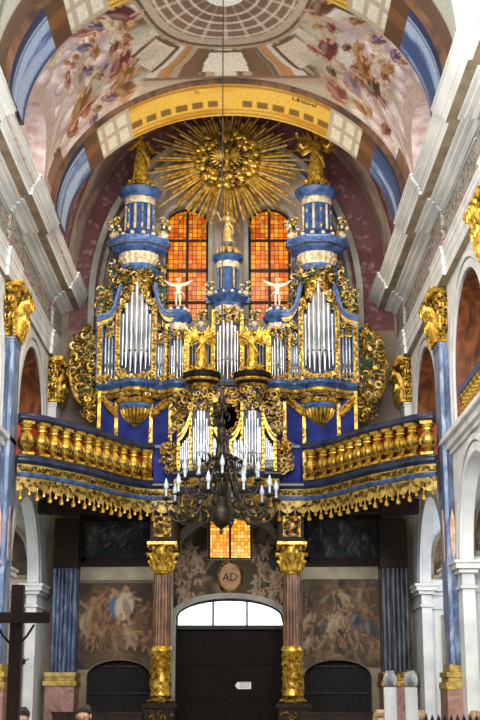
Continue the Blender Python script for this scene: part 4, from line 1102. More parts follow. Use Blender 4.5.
def pipe(parent,x,y,z,r,foot,h,dark=False,rot=0):
    key=(round(r,3),round(foot,2),round(h,2),dark)
    if key not in _pc: _pc[key]=pipe_mesh(*key)
    return inst('organ_pipe',_pc[key],(x,y,z),parent,rotz=rot)
def octo(m,c,prof,n=8,off=PI/8): m.lathe(prof,c,n,off=off)
OD=38.0
def Z(py): return az(py,OD)
OX=ax(227.7,330,OD)
def HX(dpx,py=330): return ax(227.7+dpx,py,OD)-ax(227.7,py,OD)
org=empty('main_organ',(OX,OD,7.24),'tall blue and gilded organ case with silver pipe towers on the gallery','organ')
for sg in (-1,1):
    tx=OX+sg*HX(91); sd='left' if sg<0 else 'right'
    # --- base panels of the lower case
    m=MB().mat('blue_deep'); xo=OX+sg*HX(127); xi=OX+sg*HX(53); a,b=sorted((xo,xi)); zt=Z(392)
    m.box(a,b,37.95,39.2,7.26,zt)
    tb=m.build('lower_case',parent=org)
    g=MB().mat('gold')
    for d in (126,109,75,56):
        x=OX+sg*HX(d); g.box(x-.05,x+.05,37.9,37.96,7.3,Z(392))
        for k in range(14): scroll(g,(x+R.uniform(-.03,.03),37.88,7.5+k*.13),.05,R.uniform(0,6),1,.24,6,sides=4)
    for z in (7.35,Z(398)): g.box(a,b,37.92,37.96,z-.03,z+.03)
    # scalloped gilded swags under the ledge
    for x0,x1 in ((123,110),(74,58)):
        for i in range(26):
            t=i/25; d=x0+(x1-x0)*t; z=Z(400+ (14*t if x0==123 else 14*(1-t))); leafb(g,(OX+sg*HX(d),37.86,z),.17,-PI/2+R.uniform(-.5,.5)); leafb(g,(OX+sg*HX(d),37.84,z+.12),.13,-PI/2+R.uniform(-.8,.8))
    g.build('gilded_panel_trim',parent=tb)
    # --- rounded pipe tower
    m=MB().mat('blue_dark'); m.box(tx-HX(18),tx+HX(18),38.15,39.2,Z(384),Z(262)); tw=m.build('pipe_tower',parent=org)
    m=MB().mat('gold')
    for d in (-18,18):
        x=tx+HX(d); m.box(x-.07,x+.07,37.8,38.3,Z(384),Z(300)); 
        m.mat('blue'); m.box(x-.095,x-.07,37.78,38.3,Z(384),Z(300)); m.box(x+.07,x+.095,37.78,38.3,Z(384),Z(300)); m.mat('gold')
        for k in range(22): scroll(m,(x+R.uniform(-.03,.03),37.78,Z(383)+k*.115),.06,R.uniform(0,6),1 if k%2 else -1,.24,7,sides=4)
    m.build('gilded_pilasters',parent=tw)
    npip=9; zl=Z(353)
    for i in range(npip):
        t=(i-(npip-1)/2)/((npip-1)/2); an=t*1.2; rr=.53
        x=tx+rr*sin(an); y=38.2-rr*cos(an)*.8
        foot=.72-.42*abs(t)**1.1; topz=Z(283)+(Z(325)-Z(283))*abs(t)**.95
        pipe(tw,x,y,zl-foot,.07 if abs(t)>.3 else .078,foot,topz-zl,rot=an)
    # pierced gilded pipe shade over the pipes and frill below the feet
    m=MB().mat('gold')
    for i in range(60):
        t=R.choice((-1,1))*R.uniform(.12,1); x=tx+t*HX(16); z=Z(281)+(Z(318)-Z(281))*abs(t)**.8+R.uniform(.1,.42)
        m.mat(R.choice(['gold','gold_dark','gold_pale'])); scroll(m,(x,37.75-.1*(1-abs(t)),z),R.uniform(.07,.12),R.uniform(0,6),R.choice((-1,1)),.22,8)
    m.build('pipe_shade',parent=tw); m=MB().mat('gold')
    for i in range(46):
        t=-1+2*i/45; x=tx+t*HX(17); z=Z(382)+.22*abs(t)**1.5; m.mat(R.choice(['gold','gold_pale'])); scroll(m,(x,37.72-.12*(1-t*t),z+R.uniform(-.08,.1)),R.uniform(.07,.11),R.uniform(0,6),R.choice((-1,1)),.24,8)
    m.build('toe_board_carving',parent=tw)
    # projecting bowl under the tower
    m=MB().mat('blue'); c=(tx,38.05,0)
    m.lathe([(.62,Z(383.5)),(.66,Z(385)),(.66,Z(388)),(.6,Z(390)),(.56,Z(394))],c,28)
    m.mat('cream'); m.lathe([(.55,Z(394)),(.6,Z(395)),(.59,Z(400))],c,28)
    m.mat('gold'); m.lathe([(.6,Z(400)),(.62,Z(402)),(.56,Z(405))],c,28)
    m.mat('blue_hi'); m.lathe([(.52,Z(405)),(.55,Z(407)),(.47,Z(410))],c,28)
    m.mat('gold_dark'); m.lathe([(.33,Z(410)),(.38,Z(412)),(.32,Z(418)),(.16,Z(424)),(.08,Z(428)),(.1,Z(430)),(.0,Z(434))],c,28,flute=.08,nf=14)
    m.mat('gold')
    for k in range(11):
        an=PI+PI*(k+.5)/11; m.tube([(tx+r*cos(an),38.05+r*sin(an),z) for r,z in ((.4,Z(407)),(.43,Z(411)),(.38,Z(417)),(.2,Z(423)))],[.03,.07,.05,.02],6)
        m.ball((tx+.62*cos(an),38.05+.62*sin(an),Z(397.5)),.05,.05,.06,7,4)
    for k in range(16): an=PI+PI*k/15; scroll(m,(tx+.58*cos(an),38.05+.58*sin(an),Z(403)),.07,0,1,.25,7,ux=(-sin(an),cos(an),0))
    m.build('bowl_bracket',parent=tw)
    # --- upper drum and cornices
    m=MB().mat('gold_dark'); c=(tx,38.25,0); m.lathe([(.5,Z(302)),(.52,Z(292)),(.5,Z(268))],c,24)
    m.mat('blue_hi'); m.lathe([(.56,Z(271)),(.62,Z(269)),(.6,Z(266)),(.56,Z(265))],c,28)
    m.mat('cream'); m.lathe([(.55,Z(265)),(.6,Z(260)),(.62,Z(254)),(.58,Z(253))],c,40,flute=.03,nf=20)
    for k in range(9):
        an=PI+PI*(k+.5)/9; m.mat('gold_pale'); m.ball((tx+.6*cos(an),38.25+.6*sin(an),Z(259)),.05,.05,.08,6,4)
    up=m.build('upper_drum',parent=tw)
    m=MB().mat('blue'); octo(m,c,[(.7,Z(254)),(.84,Z(252)),(.9,Z(249)),(.84,Z(248))]); m.mat('gold'); octo(m,c,[(.86,Z(248)),(.89,Z(247.4)),(.88,Z(246.8))]); m.mat('blue_hi'); octo(m,c,[(.88,Z(247)),(1.0,Z(244)),(1.02,Z(241.5)),(.92,Z(240)),(.7,Z(239))])
    m.mat('cream'); octo(m,c,[(.93,Z(244.6)),(.985,Z(244.2)),(.98,Z(243.6))])
    m.mat('blue'); m.lathe([(.66,Z(239.5)),(.62,Z(236)),(.55,Z(232)),(.5,Z(231))],c,24)
    for k in range(12):
        an=2*PI*(k+.5)/12; m.mat('ivory'); m.ball((tx+.66*cos(an),38.25+.66*sin(an),Z(236.5)),.075,None,None,10,6)
    m.build('octagonal_cornice',parent=up)
    m=MB().mat('blue'); m.lathe([(.46,Z(231)),(.44,Z(229)),(.42,Z(205)),(.46,Z(204)),(.46,Z(202))],c,24)
    for k in range(12):
        an=2*PI*(k+.5)/12
        m.mat('blue_hi' if k%2 else 'cream'); p=(tx+.43*cos(an),38.25+.43*sin(an)); m.lathe([(.05,Z(230)),(.045,Z(205))],(p[0],p[1],0),8)
        if k%2: m.mat('gold_pale'); m.ball((p[0]+.03*cos(an),p[1]+.03*sin(an),Z(226)),.05,None,.1,6,4); m.ball((p[0]+.03*cos(an),p[1]+.03*sin(an),Z(211)),.045,None,.08,6,4)
    m.mat('cream'); m.lathe([(.47,Z(204)),(.5,Z(201)),(.5,Z(198)),(.48,Z(197.6))],c,28)
    m.mat('gold_pale'); m.lathe([(.51,Z(199.8)),(.52,Z(199.2)),(.51,Z(198.6))],c,28)
    m.mat('blue_hi'); m.lathe([(.5,Z(198)),(.56,Z(197))],c,28)
    m.mat('blue'); octo(m,c,[(.56,Z(197)),(.66,Z(193)),(.7,Z(189.5)),(.64,Z(188.2)),(.3,Z(187.5))],10,0)
    m.mat('gold')
    for k in range(12):
        an=2*PI*k/12; scroll(m,(tx+.42*cos(an),38.25+.42*sin(an),Z(184)),.15,PI/2,1,.24,9,ux=(cos(an),sin(an),0)); leafb(m,(tx+.3*cos(an),38.25+.3*sin(an),Z(186)),.22,PI/2)
    m.lathe([(.3,Z(188)),(.22,Z(184)),(.26,Z(181)),(.2,Z(179))],c,14)
    m.build('lantern_turret',parent=up)
    # foliage flanking the upper drum
    m=MB()
    for dd in (-1,1):
        cx_=tx+dd*HX(22.5); ornament(m,inrect(cx_-.2,cx_+.2,Z(312),Z(262)),64,.12,38.1,R,.15,['gold','gold_dark','gold_pale','leaf'])
        m.mat('blue_dark'); m.box(cx_-.08,cx_+.08,38.2,38.9,Z(330),Z(258)); m.mat('blue'); m.box(cx_-.12,cx_-.08,38.1,38.4,Z(322),Z(262))
    ornament(m,inrect(tx-.5,tx+.5,Z(284),Z(268)),50,.1,37.72,R,.06,['gold','gold_dark','gold_pale','leaf'])
    m.build('carved_foliage',parent=tw)
    # --- outer side flat and its swept cornice
    for (d0,d1,tp0,tp1,name) in ((127,110,332,326,'outer_flat'),(73,60,330,330,'inner_flat')):
        x0=OX+sg*HX(d0); x1=OX+sg*HX(d1); a,b=sorted((x0,x1)); m=MB().mat('blue_dark'); m.box(a,b,38.2,39.2,Z(384),Z(322)); fl=m.build(name,parent=org)
        for i in range(5):
            t=(i+.5)/5; x=a+(b-a)*t; u=t if (x1>x0) else 1-t
            zt_=Z(336)+(Z(tp1)-Z(336))*u; foot=.3+.18*(1-abs(2*t-1)); pipe(fl,x,38.05,Z(366)-foot,.045,foot,zt_-Z(366))
        m=MB().mat('gold')
        xe=x0 if d0>100 else x1; m.box(xe-.07,xe+.07,37.85,38.3,Z(384),Z(325)); m.mat('blue'); m.box(xe-.1,xe-.07,37.83,38.3,Z(384),Z(325)); m.box(xe+.07,xe+.1,37.83,38.3,Z(384),Z(325)); m.mat('gold')
        for k in range(14): scroll(m,(xe,37.83,Z(382)+k*.125),.06,R.uniform(0,6),1,.24,7,sides=4)
        ornament(m,inrect(a+.03,b-.03,Z(384),Z(374)),26,.08,37.85,R,.05,['gold','gold_pale'])
        # pipe shade
        ornament(m,inrect(a+.03,b-.03,Z(338 if d0>100 else 345),Z(322)),34,.09,37.85,R,.05,['gold','gold','gold_dark','gold_pale'])
        m.build('gilded_pilaster',parent=fl)
    for pts,nm in (([(130,322),(124,320),(119,319),(114,314),(111,304),(109,294),(106,289)],'outer_swept_cornice'),([(73,288),(71,296),(69,306),(64,315),(58,318),(54,316)],'inner_swept_cornice')):
        m=MB(); P=[(OX+sg*HX(d),Z(py)) for d,py in pts]; P=smooth(P,2)
        for mt,o,w,y0 in (('blue',0,.13,37.7),('gold',-.11,.08,37.76),('blue_hi',.08,.05,37.66),('cream',-.17,.04,37.8)):
            m.mat(mt); m.band([(x,z+o) for x,z in P],w,y0,38.6)
        m.build(nm,parent=org)
    # small middle tower
    mx_=OX+sg*HX(50); m=MB().mat('blue_dark'); m.box(mx_-HX(8),mx_+HX(8),38.15,39.2,Z(384),Z(326)); mt_=m.build('small_tower',parent=org)
    for i in range(5):
        t=(i-2)/2; an=t*1.1; foot=.5-.2*abs(t); zt_=Z(334)+(Z(346)-Z(334))*abs(t); pipe(mt_,mx_+.19*sin(an),38.1-.15*cos(an),Z(366)-foot,.045,foot,zt_-Z(366),rot=an)
    m=MB().mat('gold')
    for d in (-8.5,8.5):
        x=mx_+HX(d); m.box(x-.045,x+.045,37.85,38.3,Z(384),Z(328))
        for k in range(14): scroll(m,(x,37.83,Z(382)+k*.12),.045,R.uniform(0,6),1,.24,7,sides=4)
    ornament(m,inrect(mx_-.22,mx_+.22,Z(340),Z(328)),26,.08,37.82,R,.05,['gold','gold_pale','gold_dark'])
    ornament(m,inrect(mx_-.24,mx_+.24,Z(385),Z(375)),26,.08,37.8,R,.05,['gold','gold_pale'])
    m.build('gilded_carving',parent=mt_)
    c=(mx_,38.15,0); m=MB().mat('cream'); m.lathe([(.26,Z(330)),(.3,Z(326)),(.32,Z(323))],c,20,flute=.04,nf=10); m.mat('blue'); octo(m,c,[(.32,Z(324)),(.42,Z(320)),(.48,Z(317)),(.44,Z(315)),(.34,Z(314))]); m.mat('blue_hi'); m.lathe([(.34,Z(314)),(.38,Z(312)),(.3,Z(310))],c,16)
    m.mat('ivory')
    for k in range(8): an=2*PI*k/8; m.ball((mx_+.3*cos(an),38.15+.3*sin(an),Z(309.5)),.065,None,None,8,5)
    m.mat('blue'); m.lathe([(.24,Z(311)),(.2,Z(306)),(.14,Z(305.5))],c,12); m.build('turret_cornice',parent=mt_)
    # dark flat behind the golden angel
    x0=OX+sg*HX(40); x1=OX+sg*HX(15); a,b=sorted((x0,x1)); m=MB().mat('blue_dark'); m.box(a,b,38.3,39.2,Z(384),Z(330)); m.mat('rail'); m.box(a,b,37.95,38.6,Z(331),Z(327.5)); m.mat('gold'); m.box(a,b,37.98,38.5,Z(333.5),Z(331.5)); fl=m.build('dark_pipe_flat',parent=org)
    for i in range(8):
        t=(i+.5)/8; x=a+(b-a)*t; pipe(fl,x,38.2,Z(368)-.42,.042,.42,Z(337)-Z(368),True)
    m=MB().mat('gold')
    for x in (a,b): m.box(x-.05,x+.05,37.9,38.3,Z(384),Z(331))
    ornament(m,inrect(a,b,Z(386),Z(376)),40,.08,37.9,R,.05,['gold','gold_dark']); m.build('gilded_carving',parent=fl)
    # carved openwork wing at the outer side
    m=MB(); cx_=OX+sg*HX(141); M.setdefault('x',M['gold'])
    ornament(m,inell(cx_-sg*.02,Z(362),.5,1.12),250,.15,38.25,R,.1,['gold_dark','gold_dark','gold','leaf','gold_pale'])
    ornament(m,inell(OX+sg*HX(136),Z(404),.3,.42),60,.13,38.25,R,.08,['gold_dark','gold','gold_dark'])
    for k in range(22):
        a=PI/2+sg*(.1+2.7*k/21); scroll(m,(cx_+sg*.42*abs(cos(a-PI/2))**.0*abs(sin(a-PI/2)) ,38.2,Z(362)+1.12*cos(a-PI/2)),.17,a,sg,.2,10)
    m.build('carved_wing',parent=org)
    m=MB(); cx_=OX+sg*HX(124); ornament(m,inrect(cx_-.2,cx_+.2,Z(318),Z(288)),46,.13,38.0,R,.1,['gold_dark','gold','gold_pale','leaf']); m.mat('blue_dark'); m.box(cx_-.1,cx_+.1,38.1,38.6,Z(326),Z(300)); m.mat('blue'); m.box(cx_-.2,cx_+.2,37.95,38.7,Z(322),Z(318)); m.build('corner_carving',parent=org)
# continuous ledge in plan
half=[(128,38.0),(118,37.95),(111,37.8),(107,37.6)]+[(91+16*cos(PI*i/8),38.0-.62*sin(PI*i/8)-.0) for i in range(1,8)]+[(75,37.6),(70,37.85),(62,37.85),(58,37.7),(50,37.55),(42,37.7),(38,37.85),(18,37.9),(12,37.7),(0,37.6)]
path=[(OX-HX(d),y) for d,y in half]+[(OX+HX(d),y) for d,y in reversed(half[:-1])]
path=smooth(path,1)
m=MB().mat('blue'); m.sweep(path,[(-.3,Z(383)),(.1,Z(383)),(.14,Z(384.5)),(.14,Z(387)),(.06,Z(389)),(.02,Z(391))]); m.mat('gold'); m.sweep(path,[(.03,Z(391)),(.05,Z(392)),(.05,Z(394)),(.02,Z(395))]); m.mat('blue_dark'); m.sweep(path,[(.0,Z(395)),(.0,Z(399)),(-.1,Z(402))])
m.mat('gold')
Lq=plen(path)
for i in range(120):
    (x,y),a=palong(path,Lq*(i+.5)/120); scroll(m,(x+sin(a)*.03,y-cos(a)*.03,Z(398)),.08,R.uniform(0,6),1 if i%2 else -1,.22,7,ux=(cos(a),sin(a),0),sides=4)
m.build('undulating_ledge',parent=org)
# body behind everything
m=MB().mat('blue_dark'); m.box(OX-HX(126),OX+HX(126),38.9,39.4,7.26,Z(330)); m.box(OX-HX(112),OX-HX(70),38.5,39.4,Z(330),Z(268)); m.box(OX+HX(70),OX+HX(112),38.5,39.4,Z(330),Z(268)); m.mat('blue_deep'); m.box(OX-HX(55),OX+HX(55),38.2,39.2,7.26,Z(390)); m.build('rear_casing',parent=org)
# --- centre tower
m=MB().mat('blue_dark'); m.box(OX-HX(14),OX+HX(14),38.1,39.2,Z(384),Z(308)); ct=m.build('centre_tower',parent=org)
for i in range(7):
    t=(i-3)/3; an=t*1.15; foot=.62-.28*abs(t); zt_=Z(318)+(Z(332)-Z(318))*abs(t); pipe(ct,OX+.33*sin(an),38.05-.28*cos(an),Z(362)-foot,.056,foot,zt_-Z(362),rot=an)
m=MB().mat('gold')
for d in (-14,14):
    x=OX+HX(d); m.box(x-.05,x+.05,37.75,38.3,Z(384),Z(312))
    for k in range(18): scroll(m,(x,37.73,Z(382)+k*.125),.05,R.uniform(0,6),1,.24,7,sides=4)
ornament(m,inrect(OX-.4,OX+.4,Z(326),Z(310)),46,.09,37.65,R,.06,['gold','gold_pale','gold_dark']); ornament(m,inrect(OX-.4,OX+.4,Z(387),Z(377)),34,.09,37.7,R,.05,['gold','gold_pale'])
m.build('gilded_carving',parent=ct)
c=(OX,38.15,0); m=MB().mat('cream'); m.lathe([(.38,Z(316)),(.4,Z(310)),(.42,Z(305))],c,28,flute=.03,nf=14); m.mat('blue_hi'); m.lathe([(.42,Z(307)),(.48,Z(305)),(.44,Z(303))],c,24); m.mat('blue'); octo(m,c,[(.48,Z(304)),(.6,Z(301)),(.68,Z(298)),(.6,Z(296)),(.42,Z(295))]); m.mat('ivory')
for k in range(10): an=2*PI*k/10; m.ball((OX+.46*cos(an),38.15+.46*sin(an),Z(293.5)),.055,None,None,8,5)
m.mat('blue'); m.lathe([(.4,Z(295)),(.36,Z(290)),(.32,Z(289)),(.26,Z(288)),(.26,Z(268)),(.34,Z(266)),(.35,Z(264))],c,20)
for k in range(10):
    an=2*PI*(k+.5)/10; p=(OX+.32*cos(an),38.15+.32*sin(an)); m.mat('blue_hi' if k%2 else 'gold_pale'); m.lathe([(.05,Z(289)),(.035,Z(287)),(.035,Z(270)),(.05,Z(268))],(p[0],p[1],0),8)
m.mat('cream'); m.lathe([(.36,Z(268)),(.39,Z(264)),(.38,Z(262))],c,24); m.mat('blue'); octo(m,c,[(.38,Z(263)),(.46,Z(260)),(.52,Z(257)),(.47,Z(255)),(.36,Z(254))]); m.mat('gold_pale')
for k in range(9): an=2*PI*k/9; m.ball((OX+.32*cos(an),38.15+.32*sin(an),Z(251.5)),.09,None,.12,8,5)
m.mat('gold'); m.lathe([(.26,Z(254)),(.24,Z(249)),(.14,Z(246)),(.1,Z(244)),(.15,Z(243))],c,14); m.mat('blue_hi'); m.lathe([(.12,Z(243.5)),(.16,Z(242.5)),(.15,Z(241))],c,12); m.build('centre_turret',parent=ct)
# ================================================================== CHOIR ORGAN on the gallery front
RD=35.7
def Zr(py): return az(py,RD)
RX=ax(226.8,440,RD)
def HR(d): return ax(226.8+d,440,RD)-ax(226.8,440,RD)
ch=empty('choir_organ',(RX,RD,7.24),'small black, gold and silver choir organ on the gallery front behind the chandelier','organ')
zb=Zr(474)
m=MB().mat('blue_dark'); m.box(RX-HR(46),RX+HR(46),35.75,36.6,zb,Zr(425)); m.box(RX-HR(36),RX+HR(36),35.75,36.6,Zr(425),Zr(400)); m.mat('blue_deep'); m.box(RX-HR(74),RX+HR(74),36.25,36.4,7.24,Zr(444)); m.mat('rail'); m.box(RX-HR(74),RX+HR(74),36.15,36.42,Zr(445),Zr(442)); m.build('casing',parent=ch)
m=MB().mat('rail'); pr=[(-50,36.2),(-50,35.55),(-36,35.5),(-26,35.2),(-16,35.5),(16,35.5),(26,35.2),(36,35.5),(50,35.55),(50,36.2)]
pp=[(RX+HR(a),y) for a,y in pr]
m.sweep(pp,[(-.4,Zr(472)),(.08,Zr(472)),(.12,Zr(473.5)),(.12,Zr(475.5)),(.04,Zr(477)),(.0,Zr(479))]); m.mat('gold_paint'); m.sweep(pp,[(.0,Zr(479)),(.05,Zr(480)),(.05,Zr(487)),(0,Zr(489))]); m.mat('blue_dark'); m.sweep(pp,[(.0,Zr(489)),(.06,Zr(490)),(.04,Zr(493)),(-.05,Zr(495))]); m.mat('gold_paint'); m.sweep(pp,[(-.05,Zr(495)),(-.03,Zr(502)),(-.25,Zr(506))])
Lq=plen(pp)
m.mat('gold')
for i in range(80):
    (x,y),a=palong(pp,Lq*(i+.5)/80); scroll(m,(x+sin(a)*.06,y-cos(a)*.06,Zr(483.5)),.08,R.uniform(0,6),1,.22,7,ux=(cos(a),sin(a),0),sides=4)
    if i%3==0: scroll(m,(x,y,Zr(499)),.1,R.uniform(0,6),1,.22,7,ux=(cos(a),sin(a),0),sides=4)
m.mat('under'); m.box(RX-HR(48),RX+HR(48),35.5,36.6,Zr(503),Zr(480)); m.build('console_base',parent=ch)
for i in range(14):
    (x,y),a=palong(pp,Lq*(i+.5)/14); inst('tassel',TAS,(x+sin(a)*.02,y-cos(a)*.02,Zr(508)),ch,scale=.8)
for sg in (-1,1):
    tx=RX+sg*HR(25.5); m=MB().mat('blue_dark'); m.box(tx-HR(10),tx+HR(10),35.65,36.4,zb,Zr(398)); tw=m.build('pipe_tower',parent=ch)
    for i in range(7):
        t=(i-3)/3; an=t*1.1; foot=.42-.16*abs(t); zt_=Zr(407)+(Zr(428)-Zr(407))*abs(t)**1.1; pipe(tw,tx+.24*sin(an),35.6-.2*cos(an),Zr(455)-foot,.043,foot,zt_-Zr(455),rot=an)
    c=(tx,35.65,0); m=MB().mat('blue_dark')
    m.lathe([(.3,Zr(400)),(.34,Zr(396)),(.36,Zr(391))],c,20); m.mat('gold_dark'); m.lathe([(.36,Zr(392)),(.42,Zr(389)),(.4,Zr(386))],c,24,flute=.04,nf=12); m.mat('iron'); m.lathe([(.4,Zr(386)),(.5,Zr(382)),(.56,Zr(378)),(.52,Zr(376)),(.54,Zr(374.5)),(.4,Zr(373))],c,24); m.mat('gold'); m.lathe([(.5,Zr(383)),(.53,Zr(381.5)),(.52,Zr(380.6))],c,24); m.lathe([(.36,Zr(373)),(.34,Zr(370)),(.2,Zr(368)),(.14,Zr(367.5))],c,18,flute=.08,nf=9)
    for k in range(9): an=2*PI*k/9; scroll(m,(tx+.36*cos(an),35.65+.36*sin(an),Zr(370)),.13,PI/2,1,.24,8,ux=(cos(an),sin(an),0))
    m.build('turret_top',parent=tw)
    m=MB().mat('gold')
    for d in (-10.5,10.5):
        x=tx+HR(d); m.box(x-.035,x+.035,35.4,35.8,zb,Zr(405))
        for k in range(13): scroll(m,(x,35.38,Zr(470)+k*.135),.045,R.uniform(0,6),1,.24,6,sides=4)
    ornament(m,inrect(tx-.3,tx+.3,Zr(412),Zr(390)),70,.09,35.32,R,.08,['gold','gold','gold_dark','gold_pale'])
    ornament(m,inrect(tx-.28,tx+.28,Zr(474),Zr(467)),26,.07,35.35,R,.05,['gold','gold_pale'])
    m.build('gilded_carving',parent=tw)
    for d0,d1,hp,nm in ((-14.5,-5,436,'inner_flat'),(37,47,434,'outer_flat')):
        x0=RX+sg*HR(abs(d0)) ; x1=RX+sg*HR(abs(d1)); a,b=sorted((x0,x1)); m=MB().mat('slot'); m.box(a,b,35.7,35.78,zb,Zr(430)); fl=m.build(nm,parent=ch)
        for i in range(5):
            t=(i+.5)/5; x=a+(b-a)*t; u=t if sg*(1 if d0>0 else -1)<0 else 1-t
            zt_=Zr(hp+14)+(Zr(hp)-Zr(hp+14))*u; foot=.2; pipe(fl,x,35.66,Zr(462)-foot,.03,foot,zt_-Zr(462))
    for x in (RX+sg*HR(48),RX+sg*HR(4)):
        m=MB().mat('gold'); m.box(x-.04,x+.04,35.5,35.8,zb,Zr(440))
        for k in range(8): scroll(m,(x,35.48,Zr(470)+k*.13),.05,R.uniform(0,6),1,.24,6,sides=4)
        m.build('gilded_stile',parent=ch)
    for pts in ([(49,440),(45,437),(41,430),(37,420),(35,412)],[(16,412),(14,422),(11,432),(7,438),(3,440)]):
        P=smooth([(RX+sg*HR(d),Zr(py)) for d,py in pts],2); m=MB()
        m.mat('blue_dark'); m.band(P,.1,35.45,35.9); m.mat('gold'); m.band([(x,z-.08) for x,z in P],.06,35.42,35.9); m.band([(x,z+.07) for x,z in P],.03,35.42,35.9); m.build('swept_frame',parent=ch)
    # outer carved wing and hanging pendant
    m=MB(); ornament(m,inell(RX+sg*HR(57),Zr(455),.24,.5),90,.1,35.9,R,.08,['gold','gold_dark','gold_pale']); m.build('carved_wing',parent=ch)
    m=MB(); ornament(m,inell(RX+sg*HR(48),Zr(408),.22,.65),80,.12,36.2,R,.1,['gold','gold_dark','gold_pale']); ornament(m,inell(RX+sg*HR(49),Zr(426),.32,.12),34,.1,36.2,R,.08,['gold','gold_pale']); m.build('hanging_pendant',parent=ch)
# centre: oval opening with gilded scroll surround
m=MB(); oz=Zr(418); ox=RX
m.mat('slot'); b=MB(); b.lathe([(0,0),(.28,0)],n=24); m.add([(ox+x,35.72,oz+y*1.15) for x,y,z in b.v],b.f)
for k in range(60):
    a=R.uniform(0,6.28); rr=R.uniform(.32,.46); m.mat(R.choice(['gold','gold_dark','gold_dark'])); scroll(m,(ox+rr*cos(a),35.66,oz+rr*1.2*sin(a)),.1,a,R.choice((-1,1)),.22,8)
ornament(m,inrect(ox-.4,ox+.4,Zr(402),Zr(388)),50,.11,35.66,R,.08,['gold','gold_dark'])
m.mat('blue_dark'); m.box(ox-.42,ox+.42,35.75,36.3,Zr(440),Zr(384)); m.mat('iron'); m.box(ox-.45,ox+.45,35.6,36.3,Zr(386),Zr(382)); m.build('oval_opening',parent=ch)
# ================================================================== SUNBURST
SD=38.9; sxc,szc=at(227,160,SD)
root=empty('sunburst',(sxc,SD,szc),'great gilded sunburst of rays round a cloud ring above the organ','sunburst')
def P2(px,py,D): return at(px,py,D)
rd=random.Random(4)
nr=80
for i in range(nr):
    a=2*PI*(i+.5*rd.random())/nr; Ls=[86,70,79,66][i%4]*(1.0+.06*rd.random())
    Ls*=1-.36*max(0,sin(a))
    if abs(cos(a))>.93: Ls*=1.03
    L=Ls*.0316; r0=.72; w=.13 if i%2 else .085
    m=MB().mat('gold' if i%3 else 'gold_pale')
    def pt(r,s,dy): return (sxc+r*cos(a)-s*sin(a),SD+dy,szc+r*sin(a)*1.0+s*cos(a))
    tip=.35
    vs=[pt(r0,-w*.45,.0),pt(r0,w*.45,.0),pt(L,w*tip,.05),pt(L,-w*tip,.05),pt(r0,0,-.05),pt(L,0,0)]
    m.add(vs,[(0,4,5,3),(4,1,2,5),(0,3,2,1),(0,1,4),(3,5,2)]); m.build('ray',parent=root,angle=5)
m=MB()
for i in range(130):
    a=rd.uniform(0,6.28); rr=rd.uniform(.62,.98); k=1-.0*abs(rr-.8); m.mat(rd.choice(['gold','gold','gold_dark'])); m.ball((sxc+rr*cos(a),SD-.12-rd.uniform(0,.1),szc+rr*sin(a)),rd.uniform(.08,.17),.08,rd.uniform(.08,.15),8,5)
m.build('cloud_ring',parent=root)
m=MB().mat('gold_dark'); b=MB(); b.lathe([(0,0),(.66,0),(.66,.05)],n=32); m.add([(sxc+x,SD+z,szc+y) for x,y,z in b.v],b.f); m.build('backing_disc',parent=root)
m=MB().mat('gold'); # dove-like bird with spread wings inside the ring
m.ball((sxc,SD-.15,szc),.1,.1,.22,10,7); m.ball((sxc,SD-.2,szc+.24),.07,.07,.08,8,6)
for sg in (-1,1):
    for k in range(7):
        a=.9-.28*k; m.tube([(sxc+sg*(.05+t*.5*cos(a)),SD-.14,szc+.08+t*.45*sin(a)) for t in (0,.4,.75,1)],[.03,.05,.04,.01],5,.4)
for k in range(5): m.tube([(sxc,SD-.14,szc-.15),(sxc+(k-2)*.07,SD-.14,szc-.45)],[.04,.015],5,.4)
m.build('dove',parent=root)
m=MB().mat('gold_dark'); 
for i in range(26): a=rd.uniform(0,6.28); r_=rd.uniform(.2,.55); scroll(m,(sxc+r_*cos(a),SD-.06,szc+r_*sin(a)),.12,rd.uniform(0,6),1,.2,8)
m.build('openwork',parent=root)
m=MB().mat('iron'); 
for k in (-1,1): m.tube([(sxc+k*.4,SD+.05,szc+.2),(sxc+k*.4,YR-.05,szc+.2)],.03)
m.build('wall_bracket',parent=root)
# ================================================================== STATUES, CHERUBS, VASES
def put(name,me,px,py,D,label,cat,group=None,rotz=0,scale=1,x=None,z=None):
    X,Zz=at(px,py,D); return inst(name,me,(X if x is None else x,D,Zz if z is None else z),None,rotz,scale,label=label,cat=cat,group=group)
TLx,TRx=OX-HX(91),OX+HX(91)
topz=Z(180)
def statue_top():
    pass
put('gilded_statue',statue_mesh('gilded_statue',1.75,[((-.2,-.02,.62),(-.1,-.14,.7)),((.2,-.02,.6),(.12,-.16,.66))],('gold','gold_dark'),seed=2),137,180,38.25,'gilded standing saint in long robes on top of the left organ tower','statue',x=TLx,z=topz,rotz=.2)
put('gilded_statue',statue_mesh('gilded_statue',1.75,[((-.24,-.04,.68),(-.3,-.1,.86)),((.24,-.05,.66),(.32,-.12,.8))],('gold','gold'),wings=.75,seed=3,lean=.03),316,180,38.25,'gilded winged saint with raised arms on top of the right organ tower','statue',x=TRx,z=topz,rotz=-.2)
put('gilded_statue',statue_mesh('gilded_statue',1.12,[((-.2,-.04,.66),(-.27,-.12,.8)),((.2,-.02,.6),(.1,-.16,.62))],('gold_pale','gold'),seed=5),229,242,38.15,'small pale gold statue on the blue centre turret between the amber windows','statue',x=OX,z=Z(241.5))
ch1=statue_mesh('cherub',.95,[((-.26,-.02,.8),(-.42,-.04,.92)),((.26,-.02,.78),(.42,-.06,.86))],('ivory','ivory'),robe=False,child=True,seed=6)
